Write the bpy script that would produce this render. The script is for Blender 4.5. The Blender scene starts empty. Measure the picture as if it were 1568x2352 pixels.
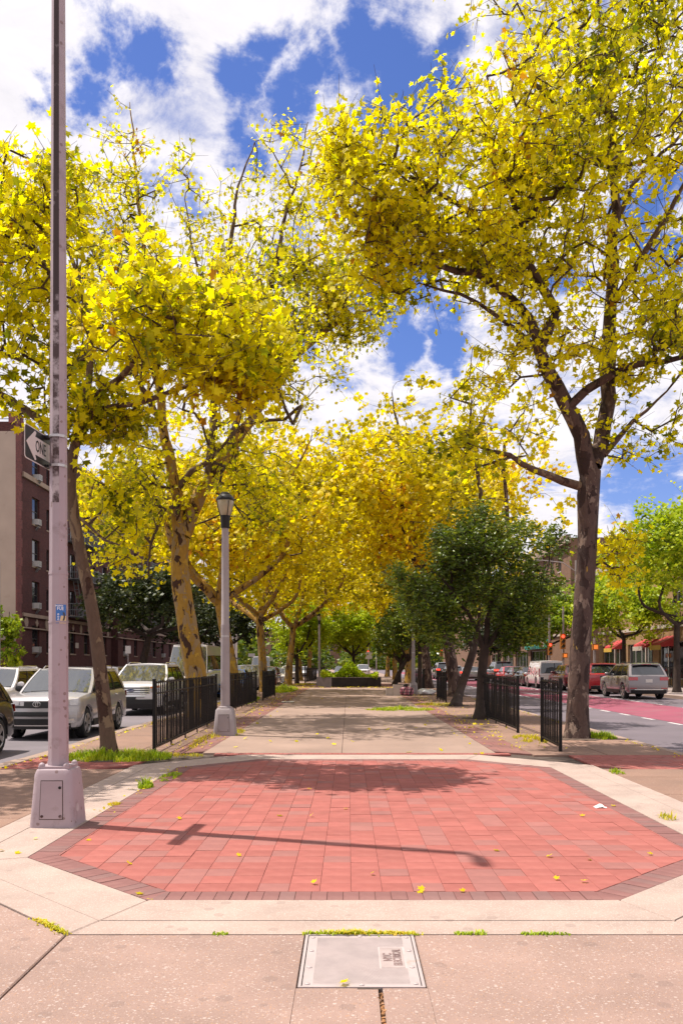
import bpy, math, random
import numpy as np
from mathutils import Vector, Matrix, noise as mnoise
random.seed(7); RNG = np.random.default_rng(11)
SC = bpy.context.scene
COL = SC.collection
R = math.radians
# ------------------------------------------------------------------ camera, world, sun, exposure
F, EYE, CX, HY = 1970.0, 1.47, 800.0, 1526.0       # focal length in photo units, eye height, vanishing point
cam_d = bpy.data.cameras.new('camera'); cam = bpy.data.objects.new('camera', cam_d); COL.objects.link(cam)
cam.location = (0, 0, EYE); cam.rotation_euler = (R(90), 0, 0)
cam_d.sensor_fit = 'VERTICAL'; cam_d.sensor_height = 36; cam_d.sensor_width = 24
cam_d.lens = F/2352*36; cam_d.shift_x = -16/2352; cam_d.shift_y = 350/2352
cam_d.clip_start = 0.05; cam_d.clip_end = 3000
SC.camera = cam
SUN_EL = R(66.8); SUN_AZ = (-0.946, 0.325)           # towards the sun: left and a little beyond
SC.view_settings.view_transform = 'Standard'; SC.view_settings.look = 'None'
SC.view_settings.gamma = 1.0; SC.view_settings.use_curve_mapping = False
SC.view_settings.exposure = 0.47
sd = bpy.data.lights.new('sun', 'SUN'); sun = bpy.data.objects.new('sun', sd); COL.objects.link(sun)
sd.energy = 5.0; sd.angle = R(0.53); sd.color = (1.0, 0.93, 0.84)
to_sun = Vector((SUN_AZ[0]*math.cos(SUN_EL), SUN_AZ[1]*math.cos(SUN_EL), math.sin(SUN_EL))).normalized()
sun.rotation_euler = to_sun.to_track_quat('Z', 'Y').to_euler(); sun.location = (-20, 10, 60)
SC.cycles.max_bounces = 6; SC.cycles.diffuse_bounces = 1; SC.cycles.glossy_bounces = 3
SC.cycles.transmission_bounces = 4; SC.cycles.transparent_max_bounces = 6
SC.cycles.use_denoising = True
SC.cycles.caustics_reflective = False; SC.cycles.caustics_refractive = False

def pxdir(x, y): return Vector(((x-CX)/F, 1.0, -(y-HY)/F)).normalized()

W = bpy.data.worlds.new('World'); SC.world = W; W.use_nodes = True
nt = W.node_tree; nt.nodes.clear()
def nd(nt, t, **kw):
    n = nt.nodes.new(t)
    for k, v in kw.items():
        if k.startswith('i_'):
            key = k[2:]
            n.inputs[int(key) if key.isdigit() else key.replace('__', ' ')].default_value = v
        else: setattr(n, k, v)
    return n
def mth(nt, op, a, b=None, clamp=False):
    n = nt.nodes.new('ShaderNodeMath'); n.operation = op; n.use_clamp = clamp
    for i, v in enumerate((a, b)):
        if v is None: continue
        if isinstance(v, (int, float)): n.inputs[i].default_value = v
        else: nt.links.new(v, n.inputs[i])
    return n.outputs[0]
def world():
    L = nt.links.new
    sky = nd(nt, 'ShaderNodeTexSky', sky_type='NISHITA', sun_disc=False, sun_elevation=SUN_EL,
             sun_rotation=math.atan2(SUN_AZ[0], SUN_AZ[1]), air_density=1.0, dust_density=0.4, ozone_density=3.0)
    sat = nd(nt, 'ShaderNodeHueSaturation', i_Saturation=1.18, i_Value=1.0); L(sky.outputs[0], sat.inputs['Color'])
    tint = nd(nt, 'ShaderNodeMix', data_type='RGBA', blend_type='MULTIPLY'); tint.inputs[0].default_value = 1
    L(sat.outputs[0], tint.inputs[6]); tint.inputs[7].default_value = (0.98, 0.84, 1.10, 1)
    tc = nd(nt, 'ShaderNodeTexCoord'); sep = nd(nt, 'ShaderNodeSeparateXYZ'); L(tc.outputs['Generated'], sep.inputs[0])
    zz = mth(nt, 'ADD', mth(nt, 'MAXIMUM', sep.outputs[2], 0.0), 0.22)
    cmb = nd(nt, 'ShaderNodeCombineXYZ')
    L(mth(nt, 'DIVIDE', sep.outputs[0], zz), cmb.inputs[0]); L(mth(nt, 'DIVIDE', sep.outputs[1], zz), cmb.inputs[1])
    n1 = nd(nt, 'ShaderNodeTexNoise', i_Scale=2.1, i_Detail=9.0, i_Roughness=0.56, i_Distortion=0.25); L(cmb.outputs[0], n1.inputs['Vector'])
    n2 = nd(nt, 'ShaderNodeTexNoise', i_Scale=6.5, i_Detail=10.0, i_Roughness=0.66, i_Distortion=0.4); L(cmb.outputs[0], n2.inputs['Vector'])
    dens = mth(nt, 'ADD', mth(nt, 'MULTIPLY', n1.outputs[0], 0.55), mth(nt, 'MULTIPLY', n2.outputs[0], 0.62))
    nv = nd(nt, 'ShaderNodeTexNoise', i_Scale=7.0, i_Detail=7.0, i_Roughness=0.62); L(tc.outputs['Generated'], nv.inputs['Vector'])
    v1 = nd(nt, 'ShaderNodeVectorMath', operation='SUBTRACT'); L(nv.outputs['Color'], v1.inputs[0]); v1.inputs[1].default_value = (.5, .5, .5)
    v2 = nd(nt, 'ShaderNodeVectorMath', operation='SCALE'); L(v1.outputs[0], v2.inputs[0]); v2.inputs['Scale'].default_value = .22
    v3 = nd(nt, 'ShaderNodeVectorMath', operation='ADD'); L(tc.outputs['Generated'], v3.inputs[0]); L(v2.outputs[0], v3.inputs[1])
    # clear patches between the clouds: direction, angular radius
    holes = [(285,120,95,.30),(330,215,60,.2),(190,245,80,.28),(70,225,60,.22),(575,170,85,.26),(690,235,95,.28),(835,110,120,.32),
             (880,215,120,.32),(960,290,90,.28),(1000,150,70,.2),(730,20,60,.15),(900,745,95,.3),(1030,770,60,.25),(720,850,60,.15),(1500,1090,130,.26),
             (1400,1120,80,.2),(560,330,60,.2),(380,440,60,.22),(240,560,60,.2),(1540,480,90,.25),(1480,640,80,.25),(1300,600,60,.2),(640,600,60,.2)]
    acc = None
    for x, y, r, a in holes:
        d = pxdir(x, y)
        vm = nd(nt, 'ShaderNodeVectorMath', operation='DISTANCE'); L(v3.outputs[0], vm.inputs[0]); vm.inputs[1].default_value = d
        mr = nd(nt, 'ShaderNodeMapRange', interpolation_type='SMOOTHSTEP'); L(vm.outputs['Value'], mr.inputs[0])
        mr.inputs[1].default_value = 0.0; mr.inputs[2].default_value = r/F*1.6*abs(d.y); mr.inputs[3].default_value = a; mr.inputs[4].default_value = 0
        acc = mr.outputs[0] if acc is None else mth(nt, 'MAXIMUM', acc, mr.outputs[0])
    dens = mth(nt, 'SUBTRACT', dens, acc)
    cl = nd(nt, 'ShaderNodeMapRange', interpolation_type='SMOOTHSTEP'); L(dens, cl.inputs[0]); cl.inputs[1].default_value = .37; cl.inputs[2].default_value = .58
    # cloud tone: brighter in the thick, faintly lilac in the thin
    tone = nd(nt, 'ShaderNodeMapRange'); L(n2.outputs[0], tone.inputs[0])
    tone.inputs[1].default_value = .3; tone.inputs[2].default_value = .65; tone.inputs[3].default_value = .92; tone.inputs[4].default_value = 1.12
    cc = nd(nt, 'ShaderNodeMix', data_type='RGBA', blend_type='MULTIPLY'); cc.inputs[0].default_value = 1
    cc.inputs[6].default_value = (7.0, 6.75, 7.1, 1); L(tone.outputs[0], cc.inputs[7])
    mx = nd(nt, 'ShaderNodeMix', data_type='RGBA'); L(cl.outputs[0], mx.inputs[0]); L(tint.outputs[2], mx.inputs[6]); L(cc.outputs[2], mx.inputs[7])
    bg = nd(nt, 'ShaderNodeBackground', i_Strength=0.1); L(mx.outputs[2], bg.inputs[0])
    out = nd(nt, 'ShaderNodeOutputWorld'); L(bg.outputs[0], out.inputs[0])
world()

# ------------------------------------------------------------------ helpers
def P(x, y, Y): return Vector(((x-CX)*Y/F, Y, EYE-(y-HY)*Y/F))
def G(x, y, z=0.0):
    Y = F*(EYE-z)/(y-HY); return Vector(((x-CX)*Y/F, Y, z))

def thing(name, label, cat, loc=(0, 0, 0), rz=0.0, group=None):
    o = bpy.data.objects.new(name, None); COL.objects.link(o); o.empty_display_size = .2
    o.location = loc; o.rotation_euler = (0, 0, rz); tag(o, label, cat, group); return o
def tag(o, label=None, cat=None, group=None, kind=None):
    if label: o['label'] = label
    if cat: o['category'] = cat
    if group: o['group'] = group
    if kind: o['kind'] = kind
    return o
def link(name, me, parent=None, loc=None, rot=None, kind=None):
    o = bpy.data.objects.new(name, me); COL.objects.link(o)
    if parent is not None: o.parent = parent
    if loc is not None: o.location = loc
    if rot is not None: o.rotation_euler = rot
    if kind: o['kind'] = kind
    return o
def copy_tree(o, parent=None):
    c = o.copy(); COL.objects.link(c)
    if parent is not None: c.parent = parent
    for ch in list(o.children): copy_tree(ch, c)
    return c

class MB:
    def __init__(s): s.v = []; s.f = []; s.m = []; s.cur = 0
    def face(s, *idx): s.f.append(tuple(idx)); s.m.append(s.cur)
    def add(s, pts):
        b = len(s.v); s.v.extend(tuple(p) for p in pts); return b
    def quad(s, a, b, c, d):
        i = s.add((a, b, c, d)); s.face(i, i+1, i+2, i+3)
    def poly(s, pts):
        i = s.add(pts); s.face(*range(i, i+len(pts)))
    def box(s, x0, x1, y0, y1, z0, z1):
        b = s.add([(x0,y0,z0),(x1,y0,z0),(x1,y1,z0),(x0,y1,z0),(x0,y0,z1),(x1,y0,z1),(x1,y1,z1),(x0,y1,z1)])
        for q in ((0,3,2,1),(4,5,6,7),(0,1,5,4),(1,2,6,5),(2,3,7,6),(3,0,4,7)): s.face(*[b+k for k in q])
        return s
    def hexa(s, p):
        b = s.add(p)
        for q in ((0,3,2,1),(4,5,6,7),(0,1,5,4),(1,2,6,5),(2,3,7,6),(3,0,4,7)): s.face(*[b+k for k in q])
    def prism(s, pts, z0, z1, cham=0.0):
        n = len(pts)
        c = sum((Vector((p[0], p[1])) for p in pts), Vector((0, 0)))/n
        a = s.add([(p[0], p[1], z0) for p in pts])
        if cham:
            b = s.add([(p[0], p[1], z1-cham) for p in pts])
            t = []
            for p in pts:
                d = c-Vector((p[0], p[1])); l = max(d.length, 1e-6); q = Vector((p[0], p[1]))+d*(min(cham*1.3, l*.3)/l); t.append((q.x, q.y, z1))
            tt = s.add(t)
            for i in range(n):
                j = (i+1) % n; s.face(a+i, a+j, b+j, b+i); s.face(b+i, b+j, tt+j, tt+i)
            s.face(*range(tt, tt+n))
        else:
            b = s.add([(p[0], p[1], z1) for p in pts])
            for i in range(n):
                j = (i+1) % n; s.face(a+i, a+j, b+j, b+i)
            s.face(*range(b, b+n))
        return s
    def tube(s, pts, rad, k=8, cap=True, wob=0.0, squash=None):
        pts = [Vector(p) for p in pts]; n = len(pts)
        if not hasattr(rad, '__len__'): rad = [rad]*n
        up = Vector((0, 0, 1)); u = None; rings = []
        for i in range(n):
            d = (pts[min(i+1, n-1)]-pts[max(i-1, 0)]).normalized()
            if u is None:
                u = d.cross(up) if abs(d.z) < .95 else d.cross(Vector((0, 1, 0)))
                u.normalize()
            u = (u-d*u.dot(d)); u.normalize(); w = d.cross(u)
            ring = []
            for q in range(k):
                a = 2*math.pi*q/k+(math.pi/k if k == 4 else 0)
                r = rad[i]
                if wob: r *= 1+wob*mnoise.noise((math.cos(a)*1.3+pts[i].x, math.sin(a)*1.3+pts[i].y, pts[i].z*1.7))
                ring.append(pts[i]+u*(math.cos(a)*r)+w*(math.sin(a)*r))
            rings.append(s.add(ring))
        for i in range(n-1):
            for q in range(k):
                q2 = (q+1) % k; s.face(rings[i]+q, rings[i]+q2, rings[i+1]+q2, rings[i+1]+q)
        if cap:
            s.face(*[rings[0]+q for q in reversed(range(k))]); s.face(*[rings[-1]+q for q in range(k)])
        return s
    def lathe(s, prof, k=20, c=(0, 0, 0), axis='z', cap=True):
        rings = []
        for r, h in prof:
            ring = []
            for q in range(k):
                a = 2*math.pi*q/k+(math.pi/8 if k == 8 else 0)
                x, y = r*math.cos(a), r*math.sin(a)
                p = (x, y, h) if axis == 'z' else ((h, x, y) if axis == 'x' else (y, h, x))
                ring.append((c[0]+p[0], c[1]+p[1], c[2]+p[2]))
            rings.append(s.add(ring))
        for i in range(len(prof)-1):
            for q in range(k):
                q2 = (q+1) % k; s.face(rings[i]+q, rings[i]+q2, rings[i+1]+q2, rings[i+1]+q)
        if cap:
            s.face(*[rings[0]+q for q in reversed(range(k))]); s.face(*[rings[-1]+q for q in range(k)])
        return s
    def grid(s, fn, nu, nv):
        b = s.add([fn(i/nu, j/nv) for j in range(nv+1) for i in range(nu+1)])
        for j in range(nv):
            for i in range(nu):
                q = b+j*(nu+1)+i; s.face(q, q+1, q+nu+2, q+nu+1)
        return s
    def mesh(s, name, mats, smooth=False, off=None):
        me = bpy.data.meshes.new(name)
        v = np.array(s.v, dtype=float)
        if off is not None: v = v-np.array(off)
        me.from_pydata(v.tolist(), [], s.f)
        for m in (mats if isinstance(mats, (list, tuple)) else [mats]): me.materials.append(m)
        if any(s.m): me.polygons.foreach_set('material_index', s.m)
        if smooth:
            me.polygons.foreach_set('use_smooth', [True]*len(s.f))
            try: me.set_sharp_from_angle(angle=R(42))
            except Exception: pass
        me.update(); return me
    def build(s, name, mats, parent=None, smooth=False, off=None, loc=None, kind=None):
        return link(name, s.mesh(name, mats, smooth, off), parent, loc, None, kind)

def np_mesh(name, V, T, mat, smooth=False):
    me = bpy.data.meshes.new(name); k = T.shape[1]
    me.vertices.add(len(V)); me.vertices.foreach_set('co', np.ascontiguousarray(V, dtype=np.float32).ravel())
    me.loops.add(T.size); me.loops.foreach_set('vertex_index', np.ascontiguousarray(T, dtype=np.int32).ravel())
    me.polygons.add(len(T)); me.polygons.foreach_set('loop_start', np.arange(0, T.size, k, dtype=np.int32))
    me.materials.append(mat); me.update(calc_edges=True)
    if smooth: me.polygons.foreach_set('use_smooth', [True]*len(T))
    return me

def text_mesh(txt, size, mat, extrude=0.002, align='CENTER', sx=1.0, bold=0.0):
    cu = bpy.data.curves.new('letters', 'FONT'); cu.body = txt; cu.size = size; cu.extrude = extrude; cu.offset = bold
    cu.align_x = align; cu.align_y = 'CENTER'; cu.resolution_u = 2
    o = bpy.data.objects.new('letters', cu); COL.objects.link(o)
    me = bpy.data.meshes.new_from_object(o); bpy.data.objects.remove(o); bpy.data.curves.remove(cu)
    me.transform(Matrix.Diagonal((sx, 1, 1, 1))); me.materials.clear(); me.materials.append(mat); return me

# ------------------------------------------------------------------ materials
def M(name, base, rough=.7, metal=0.0, var=.25, scale=3.0, bump=0.0, bscale=40.0, coat=0.0, ior=None, rnd=0.0, stain=None, spots=None, emit=None, spec=None, detail=6):
    m = bpy.data.materials.new(name); m.use_nodes = True; t = m.node_tree; L = t.links.new
    b = t.nodes['Principled BSDF']; b.inputs['Roughness'].default_value = rough; b.inputs['Metallic'].default_value = metal
    if coat: b.inputs['Coat Weight'].default_value = coat; b.inputs['Coat Roughness'].default_value = .04
    if ior: b.inputs['IOR'].default_value = ior
    if spec is not None: b.inputs['Specular IOR Level'].default_value = spec
    tc = nd(t, 'ShaderNodeTexCoord'); vec = tc.outputs['Object']
    n = nd(t, 'ShaderNodeTexNoise', i_Scale=scale, i_Detail=detail, i_Roughness=.6); L(vec, n.inputs['Vector'])
    mr = nd(t, 'ShaderNodeMapRange'); L(n.outputs[0], mr.inputs[0]); mr.inputs[1].default_value = .3; mr.inputs[2].default_value = .7
    mr.inputs[3].default_value = 1-var; mr.inputs[4].default_value = 1+var*.6
    val = mr.outputs[0]
    if rnd:
        oi = nd(t, 'ShaderNodeObjectInfo'); ge = nd(t, 'ShaderNodeNewGeometry')
        fr = mth(t, 'FRACT', mth(t, 'ADD', oi.outputs['Random'], ge.outputs['Random Per Island']))
        r2 = nd(t, 'ShaderNodeMapRange'); L(fr, r2.inputs[0]); r2.inputs[3].default_value = 1-rnd; r2.inputs[4].default_value = 1+rnd*.7
        val = mth(t, 'MULTIPLY', val, r2.outputs[0])
    mx = nd(t, 'ShaderNodeMix', data_type='RGBA', blend_type='MULTIPLY'); mx.inputs[0].default_value = 1; mx.inputs[6].default_value = (*base, 1); L(val, mx.inputs[7])
    col = mx.outputs[2]
    if rnd:                                            # a second tone on some pieces
        m2 = nd(t, 'ShaderNodeMix', data_type='RGBA'); L(col, m2.inputs[6])
        f2 = mth(t, 'FRACT', mth(t, 'MULTIPLY', fr, 7.31)); f3 = mth(t, 'GREATER_THAN', f2, .78); L(mth(t, 'MULTIPLY', f3, .24), m2.inputs[0])
        g = sum(base)/3; m2.inputs[7].default_value = (g*1.15, g*.95, g*.9, 1); col = m2.outputs[2]
    if spots:                                          # aggregate: (colour, scale, threshold, amount)
        for sc_, s_scale, th, amt in spots:
            vo = nd(t, 'ShaderNodeTexVoronoi', i_Scale=s_scale); L(vec, vo.inputs['Vector'])
            cr = nd(t, 'ShaderNodeSeparateColor'); L(vo.outputs['Color'], cr.inputs[0])
            near = mth(t, 'LESS_THAN', vo.outputs['Distance'], .42); pick = mth(t, 'GREATER_THAN', cr.outputs[0], th)
            m3 = nd(t, 'ShaderNodeMix', data_type='RGBA'); L(mth(t, 'MULTIPLY', mth(t, 'MULTIPLY', near, pick), amt), m3.inputs[0])
            L(col, m3.inputs[6]); m3.inputs[7].default_value = (*sc_, 1); col = m3.outputs[2]
    if stain:                                          # (colour, scale, low, high, amount)
        sc_, s_scale, lo, hi, amt = stain
        n3 = nd(t, 'ShaderNodeTexNoise', i_Scale=s_scale, i_Detail=8.0, i_Roughness=.65); L(vec, n3.inputs['Vector'])
        r3 = nd(t, 'ShaderNodeMapRange'); L(n3.outputs[0], r3.inputs[0]); r3.inputs[1].default_value = lo; r3.inputs[2].default_value = hi; r3.inputs[3].default_value = 0; r3.inputs[4].default_value = amt
        m4 = nd(t, 'ShaderNodeMix', data_type='RGBA'); L(r3.outputs[0], m4.inputs[0]); L(col, m4.inputs[6]); m4.inputs[7].default_value = (*sc_, 1); col = m4.outputs[2]
    L(col, b.inputs['Base Color'])
    if bump:
        n4 = nd(t, 'ShaderNodeTexNoise', i_Scale=bscale, i_Detail=5.0); L(vec, n4.inputs['Vector'])
        bp = nd(t, 'ShaderNodeBump', i_Strength=bump, i_Distance=.01); L(n4.outputs[0], bp.inputs['Height']); L(bp.outputs[0], b.inputs['Normal'])
    if emit:
        b.inputs['Emission Color'].default_value = (*emit[0], 1); b.inputs['Emission Strength'].default_value = emit[1]
    return m

def leaf_mat(name, cols, trans=.42, nscale=.45, rough=.5):
    m = bpy.data.materials.new(name); m.use_nodes = True; t = m.node_tree; L = t.links.new
    b = t.nodes['Principled BSDF']; b.inputs['Roughness'].default_value = rough; b.inputs['Specular IOR Level'].default_value = .35
    ge = nd(t, 'ShaderNodeNewGeometry'); oi = nd(t, 'ShaderNodeObjectInfo')
    n = nd(t, 'ShaderNodeTexNoise', i_Scale=nscale, i_Detail=3.0); L(ge.outputs['Position'], n.inputs['Vector'])
    mr = nd(t, 'ShaderNodeMapRange'); L(n.outputs[0], mr.inputs[0]); mr.inputs[1].default_value = .34; mr.inputs[2].default_value = .66; mr.inputs[3].default_value = -.26; mr.inputs[4].default_value = .26
    fr = mth(t, 'FRACT', mth(t, 'ADD', ge.outputs['Random Per Island'], oi.outputs['Random']))
    val = mth(t, 'ADD', mth(t, 'MULTIPLY', fr, .62), mth(t, 'ADD', mr.outputs[0], .19), True)
    cr = nd(t, 'ShaderNodeValToRGB'); L(val, cr.inputs[0]); els = cr.color_ramp.elements
    els[0].position = cols[0][0]; els[0].color = (*cols[0][1], 1); els[1].position = cols[-1][0]; els[1].color = (*cols[-1][1], 1)
    for p, c in cols[1:-1]:
        e = els.new(p); e.color = (*c, 1)
    L(cr.outputs[0], b.inputs['Base Color'])
    tr = nd(t, 'ShaderNodeBsdfTranslucent'); tm = nd(t, 'ShaderNodeMix', data_type='RGBA', blend_type='MULTIPLY'); tm.inputs[0].default_value = 1
    L(cr.outputs[0], tm.inputs[6]); tm.inputs[7].default_value = (.96, 1.0, .5, 1); L(tm.outputs[2], tr.inputs[0])
    ms = nd(t, 'ShaderNodeMixShader'); ms.inputs[0].default_value = trans
    L(b.outputs[0], ms.inputs[1]); L(tr.outputs[0], ms.inputs[2]); L(ms.outputs[0], t.nodes['Material Output'].inputs[0])
    return m

def bark_mat(name, base, patches, scale=2.4, zs=.45):
    m = bpy.data.materials.new(name); m.use_nodes = True; t = m.node_tree; L = t.links.new
    b = t.nodes['Principled BSDF']; b.inputs['Roughness'].default_value = .8; b.inputs['Specular IOR Level'].default_value = .25
    ge = nd(t, 'ShaderNodeNewGeometry'); mp = nd(t, 'ShaderNodeMapping'); mp.inputs['Scale'].default_value = (1, 1, zs); L(ge.outputs['Position'], mp.inputs[0])
    n0 = nd(t, 'ShaderNodeTexNoise', i_Scale=scale*7, i_Detail=6.0); L(mp.outputs[0], n0.inputs['Vector'])
    mr = nd(t, 'ShaderNodeMapRange'); L(n0.outputs[0], mr.inputs[0]); mr.inputs[3].default_value = .65; mr.inputs[4].default_value = 1.3
    mx = nd(t, 'ShaderNodeMix', data_type='RGBA', blend_type='MULTIPLY'); mx.inputs[0].default_value = 1; mx.inputs[6].default_value = (*base, 1); L(mr.outputs[0], mx.inputs[7])
    col = mx.outputs[2]
    h = n0.outputs[0]
    for i, (c, s, th) in enumerate(patches):
        n = nd(t, 'ShaderNodeTexNoise', i_Scale=scale*s, i_Detail=4.0, i_Roughness=.55, i_Distortion=.6); L(mp.outputs[0], n.inputs['Vector'])
        st = nd(t, 'ShaderNodeMapRange'); L(n.outputs[0], st.inputs[0]); st.inputs[1].default_value = th; st.inputs[2].default_value = th+.015
        m2 = nd(t, 'ShaderNodeMix', data_type='RGBA'); L(st.outputs[0], m2.inputs[0]); L(col, m2.inputs[6]); m2.inputs[7].default_value = (*c, 1); col = m2.outputs[2]
        h = mth(t, 'SUBTRACT', h, mth(t, 'MULTIPLY', st.outputs[0], .5))
    L(col, b.inputs['Base Color'])
    bp = nd(t, 'ShaderNodeBump', i_Strength=.8, i_Distance=.03); L(h, bp.inputs['Height']); L(bp.outputs[0], b.inputs['Normal'])
    return m

def brick_mat(name, c1, c2, mortar, scale=1.0, rough=.85):
    m = bpy.data.materials.new(name); m.use_nodes = True; t = m.node_tree; L = t.links.new
    b = t.nodes['Principled BSDF']; b.inputs['Roughness'].default_value = rough; b.inputs['Specular IOR Level'].default_value = .2
    ge = nd(t, 'ShaderNodeNewGeometry'); sp = nd(t, 'ShaderNodeSeparateXYZ'); L(ge.outputs['Position'], sp.inputs[0])
    cb = nd(t, 'ShaderNodeCombineXYZ'); L(mth(t, 'ADD', sp.outputs[0], sp.outputs[1]), cb.inputs[0]); L(sp.outputs[2], cb.inputs[1])
    br = nd(t, 'ShaderNodeTexBrick', i_Scale=scale); L(cb.outputs[0], br.inputs['Vector'])
    br.inputs['Color1'].default_value = (*c1, 1); br.inputs['Color2'].default_value = (*c2, 1); br.inputs['Mortar'].default_value = (*mortar, 1)
    br.inputs['Brick Width'].default_value = .23; br.inputs['Row Height'].default_value = .08; br.inputs['Mortar Size'].default_value = .008
    n = nd(t, 'ShaderNodeTexNoise', i_Scale=.7, i_Detail=6.0); L(ge.outputs['Position'], n.inputs['Vector'])
    mr = nd(t, 'ShaderNodeMapRange'); L(n.outputs[0], mr.inputs[0]); mr.inputs[3].default_value = .7; mr.inputs[4].default_value = 1.3
    mx = nd(t, 'ShaderNodeMix', data_type='RGBA', blend_type='MULTIPLY'); mx.inputs[0].default_value = 1; L(br.outputs[0], mx.inputs[6]); L(mr.outputs[0], mx.inputs[7])
    L(mx.outputs[2], b.inputs['Base Color'])
    return m

m_slab = M('brown_aggregate', (.275,.178,.145), .85, var=.2, scale=1.3, bump=.25, bscale=120, spots=[((.44,.35,.31),95,.84,.6),((.40,.21,.10),120,.9,.6),((.17,.11,.085),80,.84,.5),((.40,.30,.25),230,.78,.5),((.46,.38,.34),52,.94,.55),((.15,.1,.085),11,.95,.35)], stain=((.18,.115,.095),.9,.5,.75,.4))
m_apron = M('pale_aggregate', (.37,.275,.232), .85, var=.2, scale=2.0, bump=.4, bscale=150, spots=[((.5,.41,.36),110,.72,.7),((.28,.19,.14),130,.85,.55),((.2,.14,.12),12,.96,.35)], stain=((.25,.18,.15),1.4,.5,.8,.4))
m_tan = M('tan_concrete', (.235,.135,.095), .85, var=.2, scale=.8, bump=.2, bscale=90, spots=[((.42,.33,.27),70,.88,.5)], stain=((.14,.09,.068),.6,.45,.75,.5))
m_path = M('path_concrete', (.285,.192,.15), .85, var=.22, scale=.6, bump=.15, bscale=90, spots=[((.16,.11,.09),10,.95,.4),((.36,.26,.21),90,.85,.4)], stain=((.16,.105,.08),.5,.45,.8,.5))
m_paver = M('red_paver', (.315,.102,.086), .85, var=.16, scale=5, bump=.2, bscale=160, rnd=.10, spec=.2, stain=((.30,.15,.12),2.2,.52,.8,.4))
m_paver_dull = M('dusty_shaded_paver', (.215,.085,.072), .85, var=.25, scale=1.5, rnd=.16, stain=((.2,.13,.1),.8,.45,.7,.6))  # red paver dulled by dust, with tree shade mixed into its colour
m_border = M('mauve_paver', (.21,.098,.09), .85, var=.16, scale=5, bump=.2, bscale=160, rnd=.08, spec=.2, stain=((.26,.16,.13),2.2,.5,.8,.45))
m_plazajoint = M('plaza_joint_sand', (.15,.065,.052), .95, var=.4, scale=12)
m_joint = M('joint_sand', (.075,.05,.038), .95, var=.4, scale=12)
m_asph_l = M('asphalt_pale', (.165,.14,.155), .9, var=.2, scale=.5, bump=.2, bscale=150, stain=((.1,.09,.09),.35,.5,.75,.5))
m_asph = M('asphalt', (.135,.108,.125), .9, var=.22, scale=.45, bump=.2, bscale=150, stain=((.09,.075,.075),.3,.5,.75,.5))
m_buslane = M('red_lane_paint', (.25,.05,.085), .85, var=.2, scale=.7, stain=((.2,.12,.12),.9,.5,.72,.5))
m_roadpaint = M('white_road_paint', (.5,.45,.45), .8, var=.2, scale=4, stain=((.2,.17,.17),6,.55,.7,.6))
m_kerb = M('kerb_concrete', (.29,.2,.155), .85, var=.2, scale=1.5, stain=((.18,.12,.09),1.2,.5,.75,.5))
m_walk = M('sidewalk_concrete', (.34,.27,.25), .9, var=.2, scale=.6)
m_pole = M('pink_grey_paint', (.37,.29,.31), .55, var=.08, scale=3.5, bump=.08, bscale=40, spots=[((.20,.13,.12),26,.95,.8),((.55,.5,.5),9,.97,.6)], stain=((.17,.12,.11),4.5,.55,.7,.6), spec=.4)
m_lamp = M('grey_lamp_paint', (.33,.28,.285), .5, var=.1, scale=3, stain=((.15,.11,.1),5,.62,.75,.5))
m_rust = M('weathered_streak', (.085,.04,.035), .75, var=.6, scale=6, stain=((.4,.33,.33),9,.56,.66,.8))
m_steel = M('band_steel', (.5,.46,.45), .35, .8, var=.15)
m_black = M('black_paint', (.010,.008,.008), .4, spec=.35, var=.3, scale=6)
m_fence = M('black_fence_paint', (.009,.007,.007), .5, spec=.25, var=.3, scale=7, stain=((.09,.04,.03),8,.66,.75,.5))
m_globe = M('lamp_glass', (.42,.36,.24), .2, var=.25, scale=4, spec=.6)
m_signblack = M('sign_black', (.012,.012,.013), .4, var=.1)
m_signwhite = M('sign_white', (.62,.56,.53), .4, var=.06, scale=5)
m_blue = M('sticker_blue', (.03,.14,.42), .5, var=.1)
m_cover = M('cast_cover', (.43,.355,.34), .6, .0, var=.2, scale=5, bump=.1, bscale=60, stain=((.30,.23,.21),3,.5,.75,.4))
m_coverrim = M('cover_rim', (.39,.325,.315), .5, .0, var=.15, scale=6, stain=((.3,.17,.12),6,.58,.7,.5))
m_letter = M('cover_letter', (.2,.13,.12), .7, var=.2)
m_grass = leaf_mat('grass_blades', [(0,(.15,.27,.008)),(.5,(.36,.48,.012)),(1,(.62,.58,.03))], .4, 1.5)
m_weedy = leaf_mat('dry_weeds', [(0,(.34,.38,.015)),(.5,(.62,.53,.02)),(1,(.66,.42,.03))], .3, 3)
m_leaf_y = leaf_mat('plane_leaves', [(0,(.12,.15,.003)),(.2,(.36,.37,.004)),(.4,(.87,.77,.004)),(.85,(.95,.80,.005)),(.97,(.90,.66,.008)),(1,(.45,.2,.015))], .64)
m_leaf_far = leaf_mat('far_plane_leaves', [(0,(.24,.23,.004)),(.3,(.62,.50,.005)),(.6,(.90,.75,.005)),(.92,(.90,.62,.007)),(1,(.6,.26,.015))], .6, .25)
m_leaf_c = leaf_mat('cherry_leaves', [(0,(.035,.06,.005)),(.4,(.085,.14,.008)),(.75,(.20,.25,.012)),(1,(.42,.40,.03))], .32, .6, .35)
m_leaf_g = leaf_mat('green_leaves', [(0,(.10,.17,.006)),(.5,(.28,.38,.010)),(1,(.5,.54,.02))], .45, .4)
m_leaf_l = leaf_mat('lime_leaves', [(0,(.18,.28,.008)),(.5,(.44,.56,.015)),(1,(.68,.68,.03))], .48, .4)
m_leaf_d = leaf_mat('dark_leaves', [(0,(.012,.022,.006)),(.5,(.028,.045,.008)),(1,(.11,.12,.015))], .25, .5)
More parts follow.
